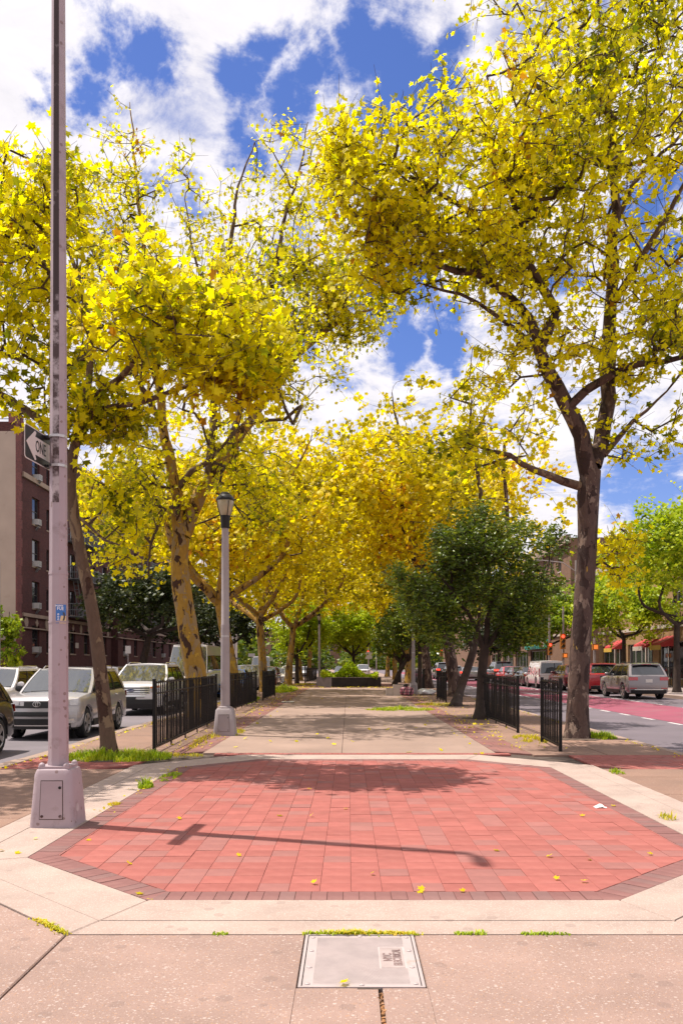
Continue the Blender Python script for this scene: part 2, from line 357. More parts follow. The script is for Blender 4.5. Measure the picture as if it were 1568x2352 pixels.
m_bark = bark_mat('plane_bark', (.125,.078,.052), [((.22,.15,.09),2.2,.55),((.46,.29,.05),2.0,.63),((.06,.03,.02),2.0,.60)])
m_bark_y = bark_mat('yellow_plane_bark', (.36,.20,.035), [((.30,.20,.10),2.0,.52),((.50,.30,.04),2.4,.6),((.06,.028,.016),1.9,.58)])
m_bark_g = bark_mat('grey_plane_bark', (.10,.062,.05), [((.22,.155,.12),2.6,.57),((.42,.26,.05),1.8,.67),((.045,.026,.022),2.2,.53)])
m_twig = M('twig', (.085,.05,.032), .85, var=.4, scale=3)
m_barkdark = M('dark_bark', (.05,.032,.025), .9, var=.5, scale=5, bump=.4, bscale=14)
# ------------------------------------------------------------------ tree and leaf builders
def star_leaf():
    tips = [(0,1.0),(55,.92),(-55,.92),(112,.62),(-112,.62)]; notch = [(27,.55),(-27,.55),(84,.5),(-84,.5)]
    pts = sorted([(a, r) for a, r in tips+notch]+[(180, .2)], key=lambda t: t[0])
    out = [(0, 0, 0)]
    for a, r in pts:
        out.append((r*.56*math.sin(R(a)), r*.56*math.cos(R(a)), -.16*r*r+(.05 if abs(a) > 100 else 0)))
    V = np.array(out); V[:,1] += .3; n = len(V)-1
    T = np.array([(0, 1+i, 1+(i+1) % n) for i in range(n)])
    return V, T
def simple_leaf():                                       # seven-point leaf for trees further off
    V = np.array([(0,-.1,0),(.42,.05,-.1),(.3,.3,.02),(.48,.55,-.12),(0,.95,-.14),(-.48,.55,-.12),(-.3,.3,.02),(-.42,.05,-.1)])
    T = np.array([(0,1,2),(0,2,6),(0,6,7),(2,3,4),(2,4,6),(4,5,6)]); return V, T
def lance_leaf():
    V = np.array([(0,0,0),(.2,.3,-.06),(.17,.65,-.1),(0,1,-.25),(-.2,.3,-.06),(-.17,.65,-.1),(0,.5,.02)])
    T = np.array([(0,1,6),(1,2,6),(2,3,6),(0,6,4),(4,6,5),(5,6,3)]); return V, T
def tri_leaf():
    V = np.array([(0,0,0),(.36,.45,-.06),(0,1,-.12),(-.36,.45,-.06)]); T = np.array([(0,1,2),(0,2,3)]); return V, T
def rot_from(nrm, yaw):
    nrm = nrm/np.linalg.norm(nrm, axis=1, keepdims=True)
    ref = np.stack([np.cos(yaw), np.sin(yaw), np.zeros_like(yaw)], 1)
    y = ref-nrm*np.sum(ref*nrm, 1, keepdims=True); y /= np.linalg.norm(y, axis=1, keepdims=True)+1e-9
    x = np.cross(y, nrm); return np.stack([x, y, nrm], 2)   # columns

def resample(pts, step):
    pts = [Vector(p) for p in pts]; out = [pts[0]]
    # Catmull-Rom
    for i in range(len(pts)-1):
        p0, p1, p2, p3 = pts[max(i-1,0)], pts[i], pts[i+1], pts[min(i+2,len(pts)-1)]
        m = max(1, int((p2-p1).length/step))
        for k in range(1, m+1):
            t = k/m
            out.append(0.5*((2*p1)+(-p0+p2)*t+(2*p0-5*p1+4*p2-p3)*t*t+(-p0+3*p1-3*p2+p3)*t**3))
    return out

def tree(name, label, cat, limbs, blobs, nclust, nleaf, leaf, lsize, mats, seed=1, group=None, spread=.42, hero=0, density=1.0,
         twig_r=.0055, step=.3, pull=.0, leafup=.75, k_trunk=14, wob=.12, gap=.0, limb_from=99, minz=0.0, hang=.15, subtw=3):
    """limbs: [(points, radii)], the first being the trunk; blobs: [(centre, radii, weight)]"""
    rng = np.random.default_rng(seed); rnd = random.Random(seed)
    limbs = [([Vector(limbs[0][0][0])-Vector((0,0,.15))]+list(limbs[0][0]), ([limbs[0][1][0]]+list(limbs[0][1])))]+list(limbs[1:])
    base = Vector(limbs[0][0][0]); base.z = 0.0
    root = thing(name, label, cat, base, 0, group); off = base
    nodes = []; par = []; rad = []
    mb = MB()
    for li, (pts, rr) in enumerate(limbs):
        pts = [Vector(p) for p in pts]; rp = resample(pts, .28)
        # radii by arc length
        cum = [0.0]
        for a, b_ in zip(pts, pts[1:]): cum.append(cum[-1]+(b_-a).length)
        rr = rr if hasattr(rr, '__len__') else [rr, rr*.3]
        if len(rr) != len(pts): rr = list(np.interp(np.array(cum), [cum[0], cum[-1]], [rr[0], rr[-1]]))
        c2 = [0.0]
        for a, b_ in zip(rp, rp[1:]): c2.append(c2[-1]+(b_-a).length)
        R_ = list(np.interp(np.array(c2)/max(c2[-1],1e-6)*cum[-1], cum, rr))
        if li:
            rp = [p+Vector((rnd.gauss(0,.02), rnd.gauss(0,.03), rnd.gauss(0,.02))) if 0 < i else p for i, p in enumerate(rp)]
        if li == 0:                                        # root flare
            R_ = [r*(1+.32*math.exp(-max(p.z, 0)/.16)) for p, r in zip(rp, R_)]
        mb.cur = 0 if li < limb_from else 1
        mb.tube(rp, R_, k_trunk if li == 0 else (10 if rr[0] > .06 else 7), cap=False, wob=wob if li == 0 else .05)
        if li == 0: prev = -1
        else:
            arr = np.array([tuple(n_) for n_ in nodes]); prev = int(np.argmin(((arr-np.array(rp[0]))**2).sum(1)))
        for p, r in zip(rp, R_):
            nodes.append(p.copy()); par.append(prev); rad.append(r); prev = len(nodes)-1
    nfix = len(nodes)
    trunk = mb.build('trunk', [mats[1], m_bark if mats[1] is not m_barkdark else m_barkdark], root, True, off)
    # cluster centres in the crown blobs
    w = np.array([b_[2] for b_ in blobs], float); w /= w.sum(); cl = []
    tries = 0
    while len(cl) < nclust and tries < nclust*30:
        tries += 1
        c, r, _ = blobs[int(rng.choice(len(blobs), p=w))]
        d = rng.normal(size=3); d /= np.linalg.norm(d); q = rng.random()**(.42)
        p = np.array(c)+d*np.array(r)*q
        if p[2] < minz: continue
        if gap and mnoise.noise((p[0]*.75+seed, p[1]*.75, p[2]*.75)) < gap-.35: continue
        cl.append(p)
    cl = np.array(cl)
    cap = len(nodes)+len(cl)*26; arr = np.zeros((cap, 3)); arr[:nfix] = [tuple(n_) for n_ in nodes]; cnt = nfix
    par = par+[0]*(cap-nfix); tip = []
    usable = np.array([r < .2 and (i > 4) for i, r in enumerate(rad)])
    pen = np.zeros(cap); pen[:nfix] = np.where(usable, 0.0, 1.3)
    crownlow = min(b_[0][2]-b_[1][2] for b_ in blobs)
    pen[:nfix] += np.clip((crownlow-.4-arr[:nfix,2])*2.0, 0, 6)
    d0 = np.array([np.min(((arr[:nfix]-p)**2).sum(1)) for p in cl]); order = np.argsort(d0)
    for ci in order:
        p = cl[ci]; dv = arr[:cnt]-p; dist = np.sqrt((dv**2).sum(1))
        j = int(np.argmin(dist+pen[:cnt]+np.clip(dv[:,2], 0, 9)*.35))
        s = arr[j].copy(); L_ = dist[j]; m = min(22, max(1, int(L_/step)))
        pj = par[j]; dirp = arr[j]-arr[pj] if pj >= 0 else np.array((0,0,1.0)); dirp = dirp/(np.linalg.norm(dirp)+1e-9)
        ctrl = s+dirp*L_*.32+np.array((0,0,.10*L_))+rng.normal(size=3)*.06*L_
        prev = j
        for k in range(1, m+1):
            t = k/m; q = (1-t)**2*s+2*t*(1-t)*ctrl+t*t*p
            if k < m: q = q+rng.normal(size=3)*.035
            arr[cnt] = q; par[cnt] = prev; prev = cnt; cnt += 1
        tip.append(prev)
    arr = arr[:cnt]; par = np.array(par[:cnt]); load = np.zeros(cnt)
    for t in tip: load[t] += 1
    for i in range(cnt-1, nfix-1, -1): load[par[i]] += load[i]
    r_all = twig_r*np.power(np.maximum(load, 1), .46); r_all[:nfix] = rad
    # twig segments
    A, B, ra, rb = [], [], [], []
    for i in range(nfix, cnt):
        j = par[i]; A.append(arr[j]); B.append(arr[i]); rb.append(r_all[i]); ra.append(min(r_all[j], r_all[i]*1.25) if j < nfix else min(r_all[j], r_all[i]*1.35))
    tipn = np.array(tip); tp = arr[tipn]; tdir = tp-arr[par[tipn]]; tdir /= np.linalg.norm(tdir, axis=1, keepdims=True)+1e-9
    subs = []
    for q in range(subtw):
        e = tp+(tdir*.5+rng.normal(size=tp.shape)*.6+np.array((0,0,-hang*.5)))*spread
        A += list(tp); B += list(e); ra += [twig_r*.8]*len(tp); rb += [twig_r*.35]*len(tp); subs.append((tp, e))
    A, B, ra, rb = map(np.array, (A, B, ra, rb)); k = 5
    d = B-A; d /= np.linalg.norm(d, axis=1, keepdims=True)+1e-9
    u = np.cross(d, np.where(np.abs(d[:,2:3]) < .9, np.array([[0,0,1.]]), np.array([[1.,0,0]]))); u /= np.linalg.norm(u, axis=1, keepdims=True)+1e-9; v = np.cross(d, u)
    ang = np.arange(k)*2*math.pi/k; ca, sa = np.cos(ang)[None,:,None], np.sin(ang)[None,:,None]
    rA = A[:,None]+(u[:,None]*ca+v[:,None]*sa)*ra[:,None,None]; rB = (B+d*.01)[:,None]+(u[:,None]*ca+v[:,None]*sa)*rb[:,None,None]
    Vt = np.concatenate([rA, rB], 1).reshape(-1,3)-np.array(off); n = len(A); q = np.arange(k); q2 = (q+1) % k
    T = (np.stack([q, q2, q2+k, q+k], 1)[None]+(np.arange(n)*2*k)[:,None,None]).reshape(-1,4)
    link('branches', np_mesh('branches', Vt, T, mats[2], True), root, kind='stuff')
    # leaves
    Vl, Tl = leaf; N = len(cl)*nleaf
    ci = np.repeat(np.arange(len(tp)), nleaf); si = rng.integers(0, max(subtw,1)+1, N); t = rng.random(N)**.7
    pos = np.empty((N,3))
    for q_ in range(subtw+1):
        mk = si == q_
        if q_ < subtw: a_, e_ = subs[q_]
        else: a_, e_ = tp-tdir*spread*.9, tp
        pos[mk] = a_[ci[mk]]+(e_[ci[mk]]-a_[ci[mk]])*t[mk,None]
    pos += rng.normal(size=(N,3))*np.array((.2,.2,.16))*spread
    nrm = rng.normal(size=(N,3))*.72+np.array((-.42,-.34,leafup*.62)); yaw = rng.random(N)*6.283
    ROT = rot_from(nrm, yaw); size = lsize*rng.uniform(.6,1.25,N)
    keep = rng.random(N) < density
    hi = np.zeros(N, bool)
    if hero:
        Y = np.maximum(pos[:,1], .1); px = CX+pos[:,0]*F/Y; py = HY-(pos[:,2]-EYE)*F/Y
        ok = keep & (px > 5) & (px < 1560) & (py > 5) & (py < 2300)
        score = np.where(ok, size/Y*np.abs(ROT[:,1,2]*.6+.4), 0)
        hi[np.argsort(-score)[:hero]] = True
    fo = np.where(keep & ~hi)[0]
    V = (np.einsum('nij,kj->nki', ROT[fo], Vl)*size[fo,None,None]+pos[fo,None,:]-np.array(off)).reshape(-1,3)
    T = (Tl[None]+(np.arange(len(fo))*len(Vl))[:,None,None]).reshape(-1,3)
    link('foliage', np_mesh('foliage', V, T, mats[0]), root, kind='stuff')
    if hero:
        me = np_mesh('leaf', Vl, Tl, mats[0])
        for i in np.where(hi)[0]:
            o = bpy.data.objects.new('leaf', me); COL.objects.link(o); o.parent = root
            mtx = Matrix(ROT[i].tolist()).to_4x4() @ Matrix.Scale(float(size[i]), 4); mtx.translation = Vector(pos[i])-off; o.matrix_local = mtx
    return root

def L(pts, r): return ([P(*p) for p in pts], r)
def blob(x, y, Y, rx, ry, dy, w=1.0): return (tuple(P(x, y, Y)), (rx*Y/F, dy, ry*Y/F), w)
SL, QL, LL, TL = star_leaf(), simple_leaf(), lance_leaf(), tri_leaf()
def scatter_leaves(name, pos, leaf, size, mat, parent=None, up=.9, kind='stuff'):
    N = len(pos); Vl, Tl = leaf; nrm = RNG.normal(size=(N,3))*.6+np.array((-.2,0,up)); ROT = rot_from(nrm, RNG.random(N)*6.283); sz = size*RNG.uniform(.6,1.3,N)
    V = (np.einsum('nij,kj->nki', ROT, Vl)*sz[:,None,None]+pos[:,None,:]).reshape(-1,3); T = (Tl[None]+(np.arange(N)*len(Vl))[:,None,None]).reshape(-1,3)
    return link(name, np_mesh(name, V, T, mat), parent, kind=kind)
pk = MB(); pk.box(-.0085,.0085,-.0085,.0085,.07,1.19); pk_me = pk.mesh('picket', m_fence)
# ------------------------------------------------------------------ ground, roads, pavement
ZL, ZR = -0.28, -0.15
def flat(name, x0, x1, y0, y1, z, m, parent=None, kind='structure'):
    b = MB(); b.quad((x0,y0,z),(x1,y0,z),(x1,y1,z),(x0,y1,z)); return b.build(name, m, parent, kind=kind)
m_ground = M('far_ground', (.12,.11,.08), .95, var=.3, scale=.05)
flat('ground', -900, 900, -60, 1500, -.40, m_ground)
road_l = flat('road', -19.0, -4.9, -30, 420, ZL, m_asph_l)
road_r = flat('road', 5.2, 15.5, -30, 420, ZR, m_asph)
b = MB(); b.box(-40, -19.0, -20, 420, -.39, ZL+.14); walk_l = b.build('sidewalk', m_walk, kind='structure')
b = MB(); b.box(15.5, 40, -20, 420, -.39, ZR+.14); walk_r = b.build('sidewalk', m_walk, kind='structure')
lane = flat('bus_lane', 9.05, 12.45, -10, 180, ZR+.004, m_buslane)
b = MB()
for k in range(40):
    y = 12.2+k*2.15
    if y < 46: b.box(8.86, 8.98, y, y+.95, ZR-.002, ZR+.005)
b.box(8.86, 8.98, 46.5, 150, ZR-.002, ZR+.005)
for k in range(60): b.box(12.5, 12.6, 10+k*3, 11.2+k*3, ZR-.002, ZR+.005)
b.build('lane_marking', m_roadpaint, road_r)
for txt, y in (('BUS', 47.0), ('ONLY', 54.5)):
    me = text_mesh(txt, 1.45, m_roadpaint, .002, bold=.015); me.transform(Matrix.Diagonal((.82, 3.0, 1, 1)))
    link('lane_lettering', me, road_r, (10.75, y, ZR+.009))
b = MB()
for k in range(30): b.box(-9.55, -9.42, 8+k*6, 10+k*6, ZL-.002, ZL+.005)
b.build('lane_marking', m_roadpaint, road_l)

# the median: a joint-sand bed carrying slabs, pavers and kerb stones
b = MB(); b.box(-5.14, 5.54, -6, 300, -.40, -.03); median = b.build('median_pavement', m_joint, kind='structure')
def offset_poly(p, d):
    n = len(p); out = []
    for i in range(n):
        a, b_, c = Vector(p[i-1]), Vector(p[i]), Vector(p[(i+1) % n])
        e1 = (b_-a).normalized(); e2 = (c-b_).normalized()
        n1 = Vector((e1.y, -e1.x)); n2 = Vector((e2.y, -e2.x)); bis = (n1+n2).normalized()
        q = b_+bis*(d/max(bis.dot(n1), .3)); out.append((q.x, q.y))
    return out
def clip(poly, cp):                                    # convex clip, both counter-clockwise
    out = list(poly)
    for i in range(len(cp)):
        a, b_ = cp[i], cp[(i+1) % len(cp)]; inp, out = out, []
        side = lambda p: (b_[0]-a[0])*(p[1]-a[1])-(b_[1]-a[1])*(p[0]-a[0])
        for j in range(len(inp)):
            p, q = inp[j], inp[(j+1) % len(inp)]; sp, sq = side(p), side(q)
            if sp >= 0: out.append(p)
            if sp*sq < 0:
                t = sp/(sp-sq); out.append((p[0]+(q[0]-p[0])*t, p[1]+(q[1]-p[1])*t))
        if len(out) < 3: return []
    return out
def area(p): return abs(sum(p[i][0]*p[(i+1) % len(p)][1]-p[(i+1) % len(p)][0]*p[i][1] for i in range(len(p))))/2
def octagon(xc, hw, y0, y1, c0, c1):                    # ccw
    return [(xc-hw+c0,y0),(xc+hw-c0,y0),(xc+hw,y0+c0),(xc+hw,y1-c1),(xc+hw-c1,y1),(xc-hw+c1,y1),(xc-hw,y1-c1),(xc-hw,y0+c0)]
OCT = octagon(.22, 2.66, 5.35, 13.3, 1.19, 1.05)
APR = offset_poly(OCT, .68); LIN = offset_poly(OCT, .43); INN = offset_poly(OCT, -.205)
def slab(poly, m, name='concrete_slab', gap=.008, dz=0.0, parent=None, th=.06):
    p = offset_poly(poly, -gap)
    b = MB(); b.prism(p, -.03-th*0, dz, .006); return b.build(name, m, parent or median)
# --- the pavers of the octagonal plaza
pv = []
S = .2032
for i in range(-20, 20):
    for j in range(0, 42):
        x0 = .22+i*S; y0 = 5.35+.205+j*S+(.5*S if False else 0)
        g_ = .0009 if random.random() < .65 else .0018
        sq = [(x0+g_,y0+g_),(x0+S-g_,y0+g_),(x0+S-g_,y0+S-g_),(x0+g_,y0+S-g_)]
        c = clip(sq, INN)
        if c and area(c) > .0012:
            pv.append((c, len(c) == 4 and abs(area(c)-area(sq)) < 1e-6, (x0+S/2, y0+S/2), 0))
n = len(OCT)
for i in range(n):                                     # soldier course round the edge, mitred at the corners
    a, b_, c, d = Vector(OCT[i]), Vector(OCT[(i+1) % n]), Vector(INN[(i+1) % n]), Vector(INN[i])
    e = (b_-a).normalized(); nn = Vector((-e.y, e.x)); L_ = (b_-a).length; cnt = round(L_/.1016); s = L_/cnt
    trap = [(a.x,a.y),(b_.x,b_.y),(c.x,c.y),(d.x,d.y)]
    for k in range(-3, cnt+3):
        p0 = a+e*(k*s+.0018); p1 = a+e*((k+1)*s-.0018)
        q = [(p0.x,p0.y),(p1.x,p1.y),((p1+nn*.2).x,(p1+nn*.2).y),((p0+nn*.2).x,(p0+nn*.2).y)]
        q = clip(q, trap)
        if q and area(q) > .001: pv.append((q, False, (sum(t[0] for t in q)/len(q), sum(t[1] for t in q)/len(q)), 1))
def inview(x, y): return abs(CX+F*x/y-784) < 800
pv.sort(key=lambda t: (not inview(*t[2]), t[2][1]))
b0 = MB(); b0.prism([(p[0],p[1]) for p in OCT], -.031, -.0045); plaza = b0.build('paver_plaza', m_plazajoint, kind='structure')
full = MB(); full.prism([(-S/2+.001,-S/2+.001),(S/2-.001,-S/2+.001),(S/2-.001,S/2-.001),(-S/2+.001,S/2-.001)], -.03, 0, .0018)
full_me = full.mesh('paver', m_paver)
rest = MB(); npv = 0
for poly, isfull, c, kind in pv:
    dz = random.gauss(0, .0011); tilt = (random.gauss(0, .004), random.gauss(0, .004), 0)
    if npv < 300:
        if isfull: link('paver', full_me, plaza, (c[0], c[1], dz), tilt)
        else:
            mb = MB(); mb.prism([(x-c[0], y-c[1]) for x, y in poly], -.03, 0, .0018); mb.build('paver', m_border if kind else m_paver, plaza, loc=(c[0], c[1], dz))
        npv += 1
    else:
        rest.cur = kind; rest.prism(poly, -.03, dz, .0018)
rest.build('paver_field', [m_paver, m_border], plaza, kind='stuff')
# --- pale apron round the octagon: mitred slabs, a tooled line near the outer edge
for i in range(n):
    j = (i+1) % n
    slab([OCT[i], LIN[i], LIN[j], OCT[j]] if False else [LIN[i], LIN[j], OCT[j], OCT[i]], m_apron, gap=.004, dz=random.uniform(-.002, .003))
    slab([APR[i], APR[j], LIN[j], LIN[i]], m_apron, gap=.0025, dz=random.uniform(-.002, .002))
# --- brown slabs in front of the plaza, split by straight joints
yF = APR[0][1]
xA, xB = APR[0][0], APR[1][0]
CVX0, CVX1, CVY0, CVY1 = -.235, .355, 3.90, 4.66         # the hole of the cast-iron cover
slab([(xA,1.2),(CVX0+.003,1.2),(CVX0+.003,yF),(xA,yF)], m_slab, gap=.006)
slab([(CVX0-.004,1.2),(.135,1.2),(.135,CVY0),(CVX0-.004,CVY0)], m_slab, gap=.0)
slab([(.155,1.2),(CVX1+.004,1.2),(CVX1+.004,CVY0),(.155,CVY0)], m_slab, gap=.0)
slab([(CVX1-.003,1.2),(xB,1.2),(xB,yF),(CVX1-.003,yF)], m_slab, gap=.006)
slab([(CVX0-.0105,CVY1),(CVX1+.0105,CVY1),(CVX1+.0105,yF-.006),(CVX0-.0105,yF-.006)], m_slab, gap=0)
slab([(xB,1.2),(3.6,1.2),(3.6,APR[2][1]-.55),(APR[2][0],APR[2][1]),(xB,yF)], m_slab, gap=.007)
d1 = Vector(APR[0]).lerp(Vector(APR[7]), .45)
slab([(-4.9,1.2),(xA,1.2),(xA,yF),(d1.x,d1.y),(-4.9,d1.y-.75)], m_slab, gap=.008)
slab([(-4.9,d1.y-.75),(d1.x,d1.y),(APR[7][0],APR[7][1]),(-4.9,APR[7][1]+.1)], m_tan, gap=.008)
slab([(3.6,1.2),(5.4,1.2),(5.4,APR[2][1]+.2),(APR[2][0],APR[2][1]),(3.6,APR[2][1]-.55)], m_tan, gap=.008)
slab([(-4.9,-5.5),(-1.46,-5.5),(-1.46,1.2),(-4.9,1.2)], m_slab); slab([(-1.46,-5.5),(1.74,-5.5),(1.74,1.2),(-1.46,1.2)], m_slab); slab([(1.74,-5.5),(5.4,-5.5),(5.4,1.2),(1.74,1.2)], m_slab)
# --- shoulders between apron and kerb
yl0 = APR[7][1]
ys = [yl0, 8.2, 9.7, 11.2, 12.05]
for y0, y1 in zip(ys, ys[1:]):
    slab([(-4.9,y0+(.1 if y0 == yl0 else 0)),(APR[7][0],y0),(APR[7][0],y1),(-4.9,y1)], m_tan)
    slab([(APR[2][0],y0),(5.4,y0+(.2 if y0 == yl0 else 0)),(5.4,y1),(APR[2][0],y1)], m_tan)
def paver_strip(poly, m=None, sx=.2032, sy=.1016, dz=0.0, name='paver_strip'):
    xs = [p[0] for p in poly]; ys_ = [p[1] for p in poly]; mb = MB(); j = 0; y = min(ys_)
    while y < max(ys_):
        x = min(xs)-(sx/2 if j % 2 else 0)
        while x < max(xs):
            c = clip([(x+.003,y+.003),(x+sx-.003,y+.003),(x+sx-.003,y+sy-.003),(x+.003,y+sy-.003)], poly)
            if c and area(c) > .0008: mb.prism(c, -.03, dz+random.gauss(0,.0012), .002)
            x += sx
        y += sy; j += 1
    return mb.build(name, m or m_paver, median, kind='stuff')
A7, A6, A5, A4, A3, A2 = APR[7], APR[6], APR[5], APR[4], APR[3], APR[2]
paver_strip([(-4.9,12.05),(A7[0],12.05),A6,(A6[0]+.9,A6[1]+.9),(A6[0]+.75,13.75),(-4.9,13.75)][:3]+[(A6[0]+.5,A6[1]+.5),(A6[0]+.5,13.75),(-4.9,13.75)], sx=.2, sy=.2)
paver_strip([(A2[0],12.05),(5.4,12.05),(5.4,13.9),(A3[0]-.5,13.9),(A3[0]-.5,A3[1]+.5),A3], sx=.2, sy=.2)
# --- the long path beyond: red edging bands, concrete slabs with a joint down the middle
yE = A5[1]
paver_strip([(-2.2,yE+.02),(2.65,yE+.02),(2.65,yE+.26),(-2.2,yE+.26)])
XL, XM, XR = -2.42, -.11, 2.45
y = yE+.28; k = 0
while y < 54:
    y1 = min(y+3.05, 54); 
    slab([(XL,y),(XM,y),(XM,y1),(XL,y1)], m_path, gap=.0025, dz=random.uniform(-.002,.001)); slab([(XM,y),(XR,y),(XR,y1),(XM,y1)], m_path, gap=.0025, dz=random.uniform(-.003,.002))
    y = y1; k += 1
paver_strip([(-2.95,yE+.1),(XL,yE+.5),(XL,54),(-2.95,54)], m_paver_dull, sx=.2, sy=.4)
paver_strip([(XR,yE+.5),(3.0,yE+.1),(3.0,54),(XR,54)], m_paver_dull, sx=.2, sy=.4)
paver_strip([(-4.9,13.75),(-3.45,13.75),(-2.95,14.1),(-2.95,24),(-4.9,24)] if False else [(-3.55,13.77),(-2.97,13.77),(-2.97,54),(-3.55,54)], m_tan, sx=.62, sy=.1)
y = 13.77
while y < 54:
    slab([(-4.9,y),(-3.55,y),(-3.55,y+4),(-4.9,y+4)], m_tan); slab([(3.0,y+.15),(4.2,y+.15),(4.2,y+4.15),(3.0,y+4.15)], m_tan); slab([(4.2,y+.15),(5.4,y+.15),(5.4,y+4.15),(4.2,y+4.15)], m_tan); y += 4
# second, diagonal red band right of the path, as the left one of the octagon's corner
OC2 = octagon(.22, 2.66, 51.8, 60.0, 1.19, 1.19)
paver_strip([(-4.9,54.02),(5.4,54.02),(5.4,66),(-4.9,66)], m_paver_dull, sx=.4, sy=.4)
flat('path', -4.9, 5.4, 66, 290, -.006, m_path)
# kerb stones
for sx, x0, x1, z in ((-1, -5.14, -4.91, 0.0), (1, 5.41, 5.56, 0.0)):
    y = -5.5; 
    while y < 110:
        l = random.uniform(2.2, 3.0); dz = random.uniform(-.012, .008)
        p = [(x0,y),(x1,y),(x1,y+l-.012),(x0,y+l-.012)]
        mb = MB(); mb.prism(p, -.38, dz, .02); mb.build('kerb_stone', m_kerb, median); y += l
for x0, x1, z in ((-19.0,-18.85,ZL+.15),(15.35,15.5,ZR+.15)):
    mb = MB(); mb.box(x0, x1, -20, 300, -.39, z); mb.build('kerb', m_kerb, kind='structure')

# ------------------------------------------------------------------ cast cover in the foreground slab
cov = thing('access_cover', 'square cast metal utility cover set flush in the brown slab', 'utility cover', ((CVX0+CVX1)/2, (CVY0+CVY1)/2, 0))
w, d = (CVX1-CVX0)/2-.004, (CVY1-CVY0)/2-.001
mb = MB()
for x0,x1,y0,y1 in ((-w,-w+.014,-d,d),(w-.014,w,-d,d),(-w+.014,w-.014,-d,-d+.012),(-w+.014,w-.014,d-.012,d)): mb.box(x0,x1,y0,y1,-.04,.003)
mb.build('frame', m_coverrim, cov)
mb = MB(); mb.box(-w+.019, w-.019, -d+.017, d-.017, -.03, .0); mb.build('plate', m_coverrim, cov)
mb = MB(); tw = w-.066                                     # raised tread field of small lozenges
px0, px1, py0, py1 = .10, .215, -.13, .17
for i in range(54):
    for j in range(70):
        x = -tw+(i+.5)*2*tw/54; y = -d+.045+(j+.5)*(2*d-.09)/70
        if px0-.008 < x < px1+.008 and py0-.008 < y < py1+.008: continue
        a = .0042; b_ = .0012
        if (i+j) % 2: p = [(x-a,y-b_-.0012),(x+a,y+b_-.0012),(x+a,y+b_+.0012),(x-a,y-b_+.0012)]
        else: p = [(x-a,y+b_-.0012),(x+a,y-b_-.0012),(x+a,y-b_+.0012),(x-a,y+b_+.0012)]
        mb.prism(p, 0, .0018)
mb.box(-tw-.002, tw+.002, -d+.04, d-.04, -.002, .0006)
mb.build('tread', m_cover, cov, kind='stuff')
mb = MB(); mb.box(px0, px1, py0, py1, -.001, .0021); mb.build('name_panel', M('name_panel_iron', (.34,.27,.255), .6, var=.2, scale=8), cov)
for txt, x, s in (('NYC', .137, .062), ('ELECTRICAL', .185, .058)):
    me = text_mesh(txt, s, m_letter, .0016, sx=.9 if txt == 'NYC' else .74, bold=.001); me.transform(Matrix.Rotation(R(90), 4, 'Z'))
    link('lettering', me, cov, (x, .02 if txt == 'NYC' else .02, .0026))
bolt = MB(); bolt.lathe([(.0125,0),(.0125,.003),(.009,.0055),(.001,.0058)], 10); bolt_me = bolt.mesh('bolt', m_coverrim, True)
for x in (-w+.042, w-.042):
    for y in (-d+.045, -d+.26, d-.26, d-.045): link('bolt', bolt_me, cov, (x, y, 0))
for y in (-d+.03, d-.03): link('bolt', bolt_me, cov, (0, y, 0))
mb = MB(); mb.box(-.02, .085, CVY0-.02-(CVY0+CVY1)/2, CVY0-.004-(CVY0+CVY1)/2, -.03, .0008); mb.build('broken_edge', m_joint, cov)

# ------------------------------------------------------------------ grass, weeds
def blades(n, fn, h, wd, mat, name, label, cat, lean=.6):
    V = []; T = []
    for i in range(n):
        q = fn(); x, y, z = q[:3]; a = random.uniform(0, 6.283); hh = h*random.uniform(.35, 1.25)*(q[3] if len(q) > 3 else 1)*(.75+.7*mnoise.noise((x*3.3, y*3.3, 5))); l = hh*lean*random.uniform(.2, 1.2)
        ca, sa = math.cos(a), math.sin(a); px, py = -sa*wd/2, ca*wd/2; b0 = len(V)
        V += [(x-px,y-py,z),(x+px,y+py,z),(x+ca*l*.4+px*.8,y+sa*l*.4+py*.8,z+hh*.6),(x+ca*l*.4-px*.8,y+sa*l*.4-py*.8,z+hh*.6),(x+ca*l,y+sa*l,z+hh*(.95-.25*lean))]
        T += [(b0,b0+1,b0+2),(b0,b0+2,b0+3),(b0+3,b0+2,b0+4)]
    o = link(name, np_mesh(name, np.array(V), np.array(T), mat)); tag(o, label, cat, kind='stuff'); return o
def ell(cx, cy, rx, ry, z=0.0, thin=0):
    def f():
        while True:
            x, y = random.uniform(-1,1), random.uniform(-1,1)
            if x*x+y*y < 1 and mnoise.noise((x*2.2+cx*3, y*2.2+cy*3, .3)) > -.28+thin*.3: return (cx+x*rx, cy+y*ry, z, 1.25-.85*(x*x+y*y))
    return f
blades(2600, ell(-3.62, 13.45, .86, .6), .2, .015, m_grass, 'grass', 'tall bright grass round the thin leaning trunk by the signpost', 'grass')
blades(300, ell(-2.75, 13.75, .5, .22), .07, .012, m_weedy, 'weeds', 'low yellow weeds between the grassy tree base and the plaza', 'weeds')
blades(230, ell(-2.42, 10.25, .09, .16), .17, .011, m_grass, 'grass_tuft', 'spiky grass tuft on the left edge of the paver plaza', 'grass')
blades(240, ell(-2.33, 11.25, .12, .5, thin=.6), .07, .011, m_grass, 'weeds', 'green weeds along the upper left edge of the paver plaza', 'weeds')
blades(130, ell(-2.46, 9.0, .07, .1), .05, .011, m_weedy, 'weeds', 'small yellow weed cushion at the left plaza edge near the signpost', 'weeds')
blades(1500, ell(1.68, 27.8, 1.15, .85), .14, .02, m_grass, 'grass', 'oval grass patch growing in the path before the bag and box', 'grass')
blades(900, ell(5.0, 17.2, .36, .5), .2, .015, m_grass, 'grass', 'dark grass clump beside the thick right tree trunk at the kerb', 'grass')
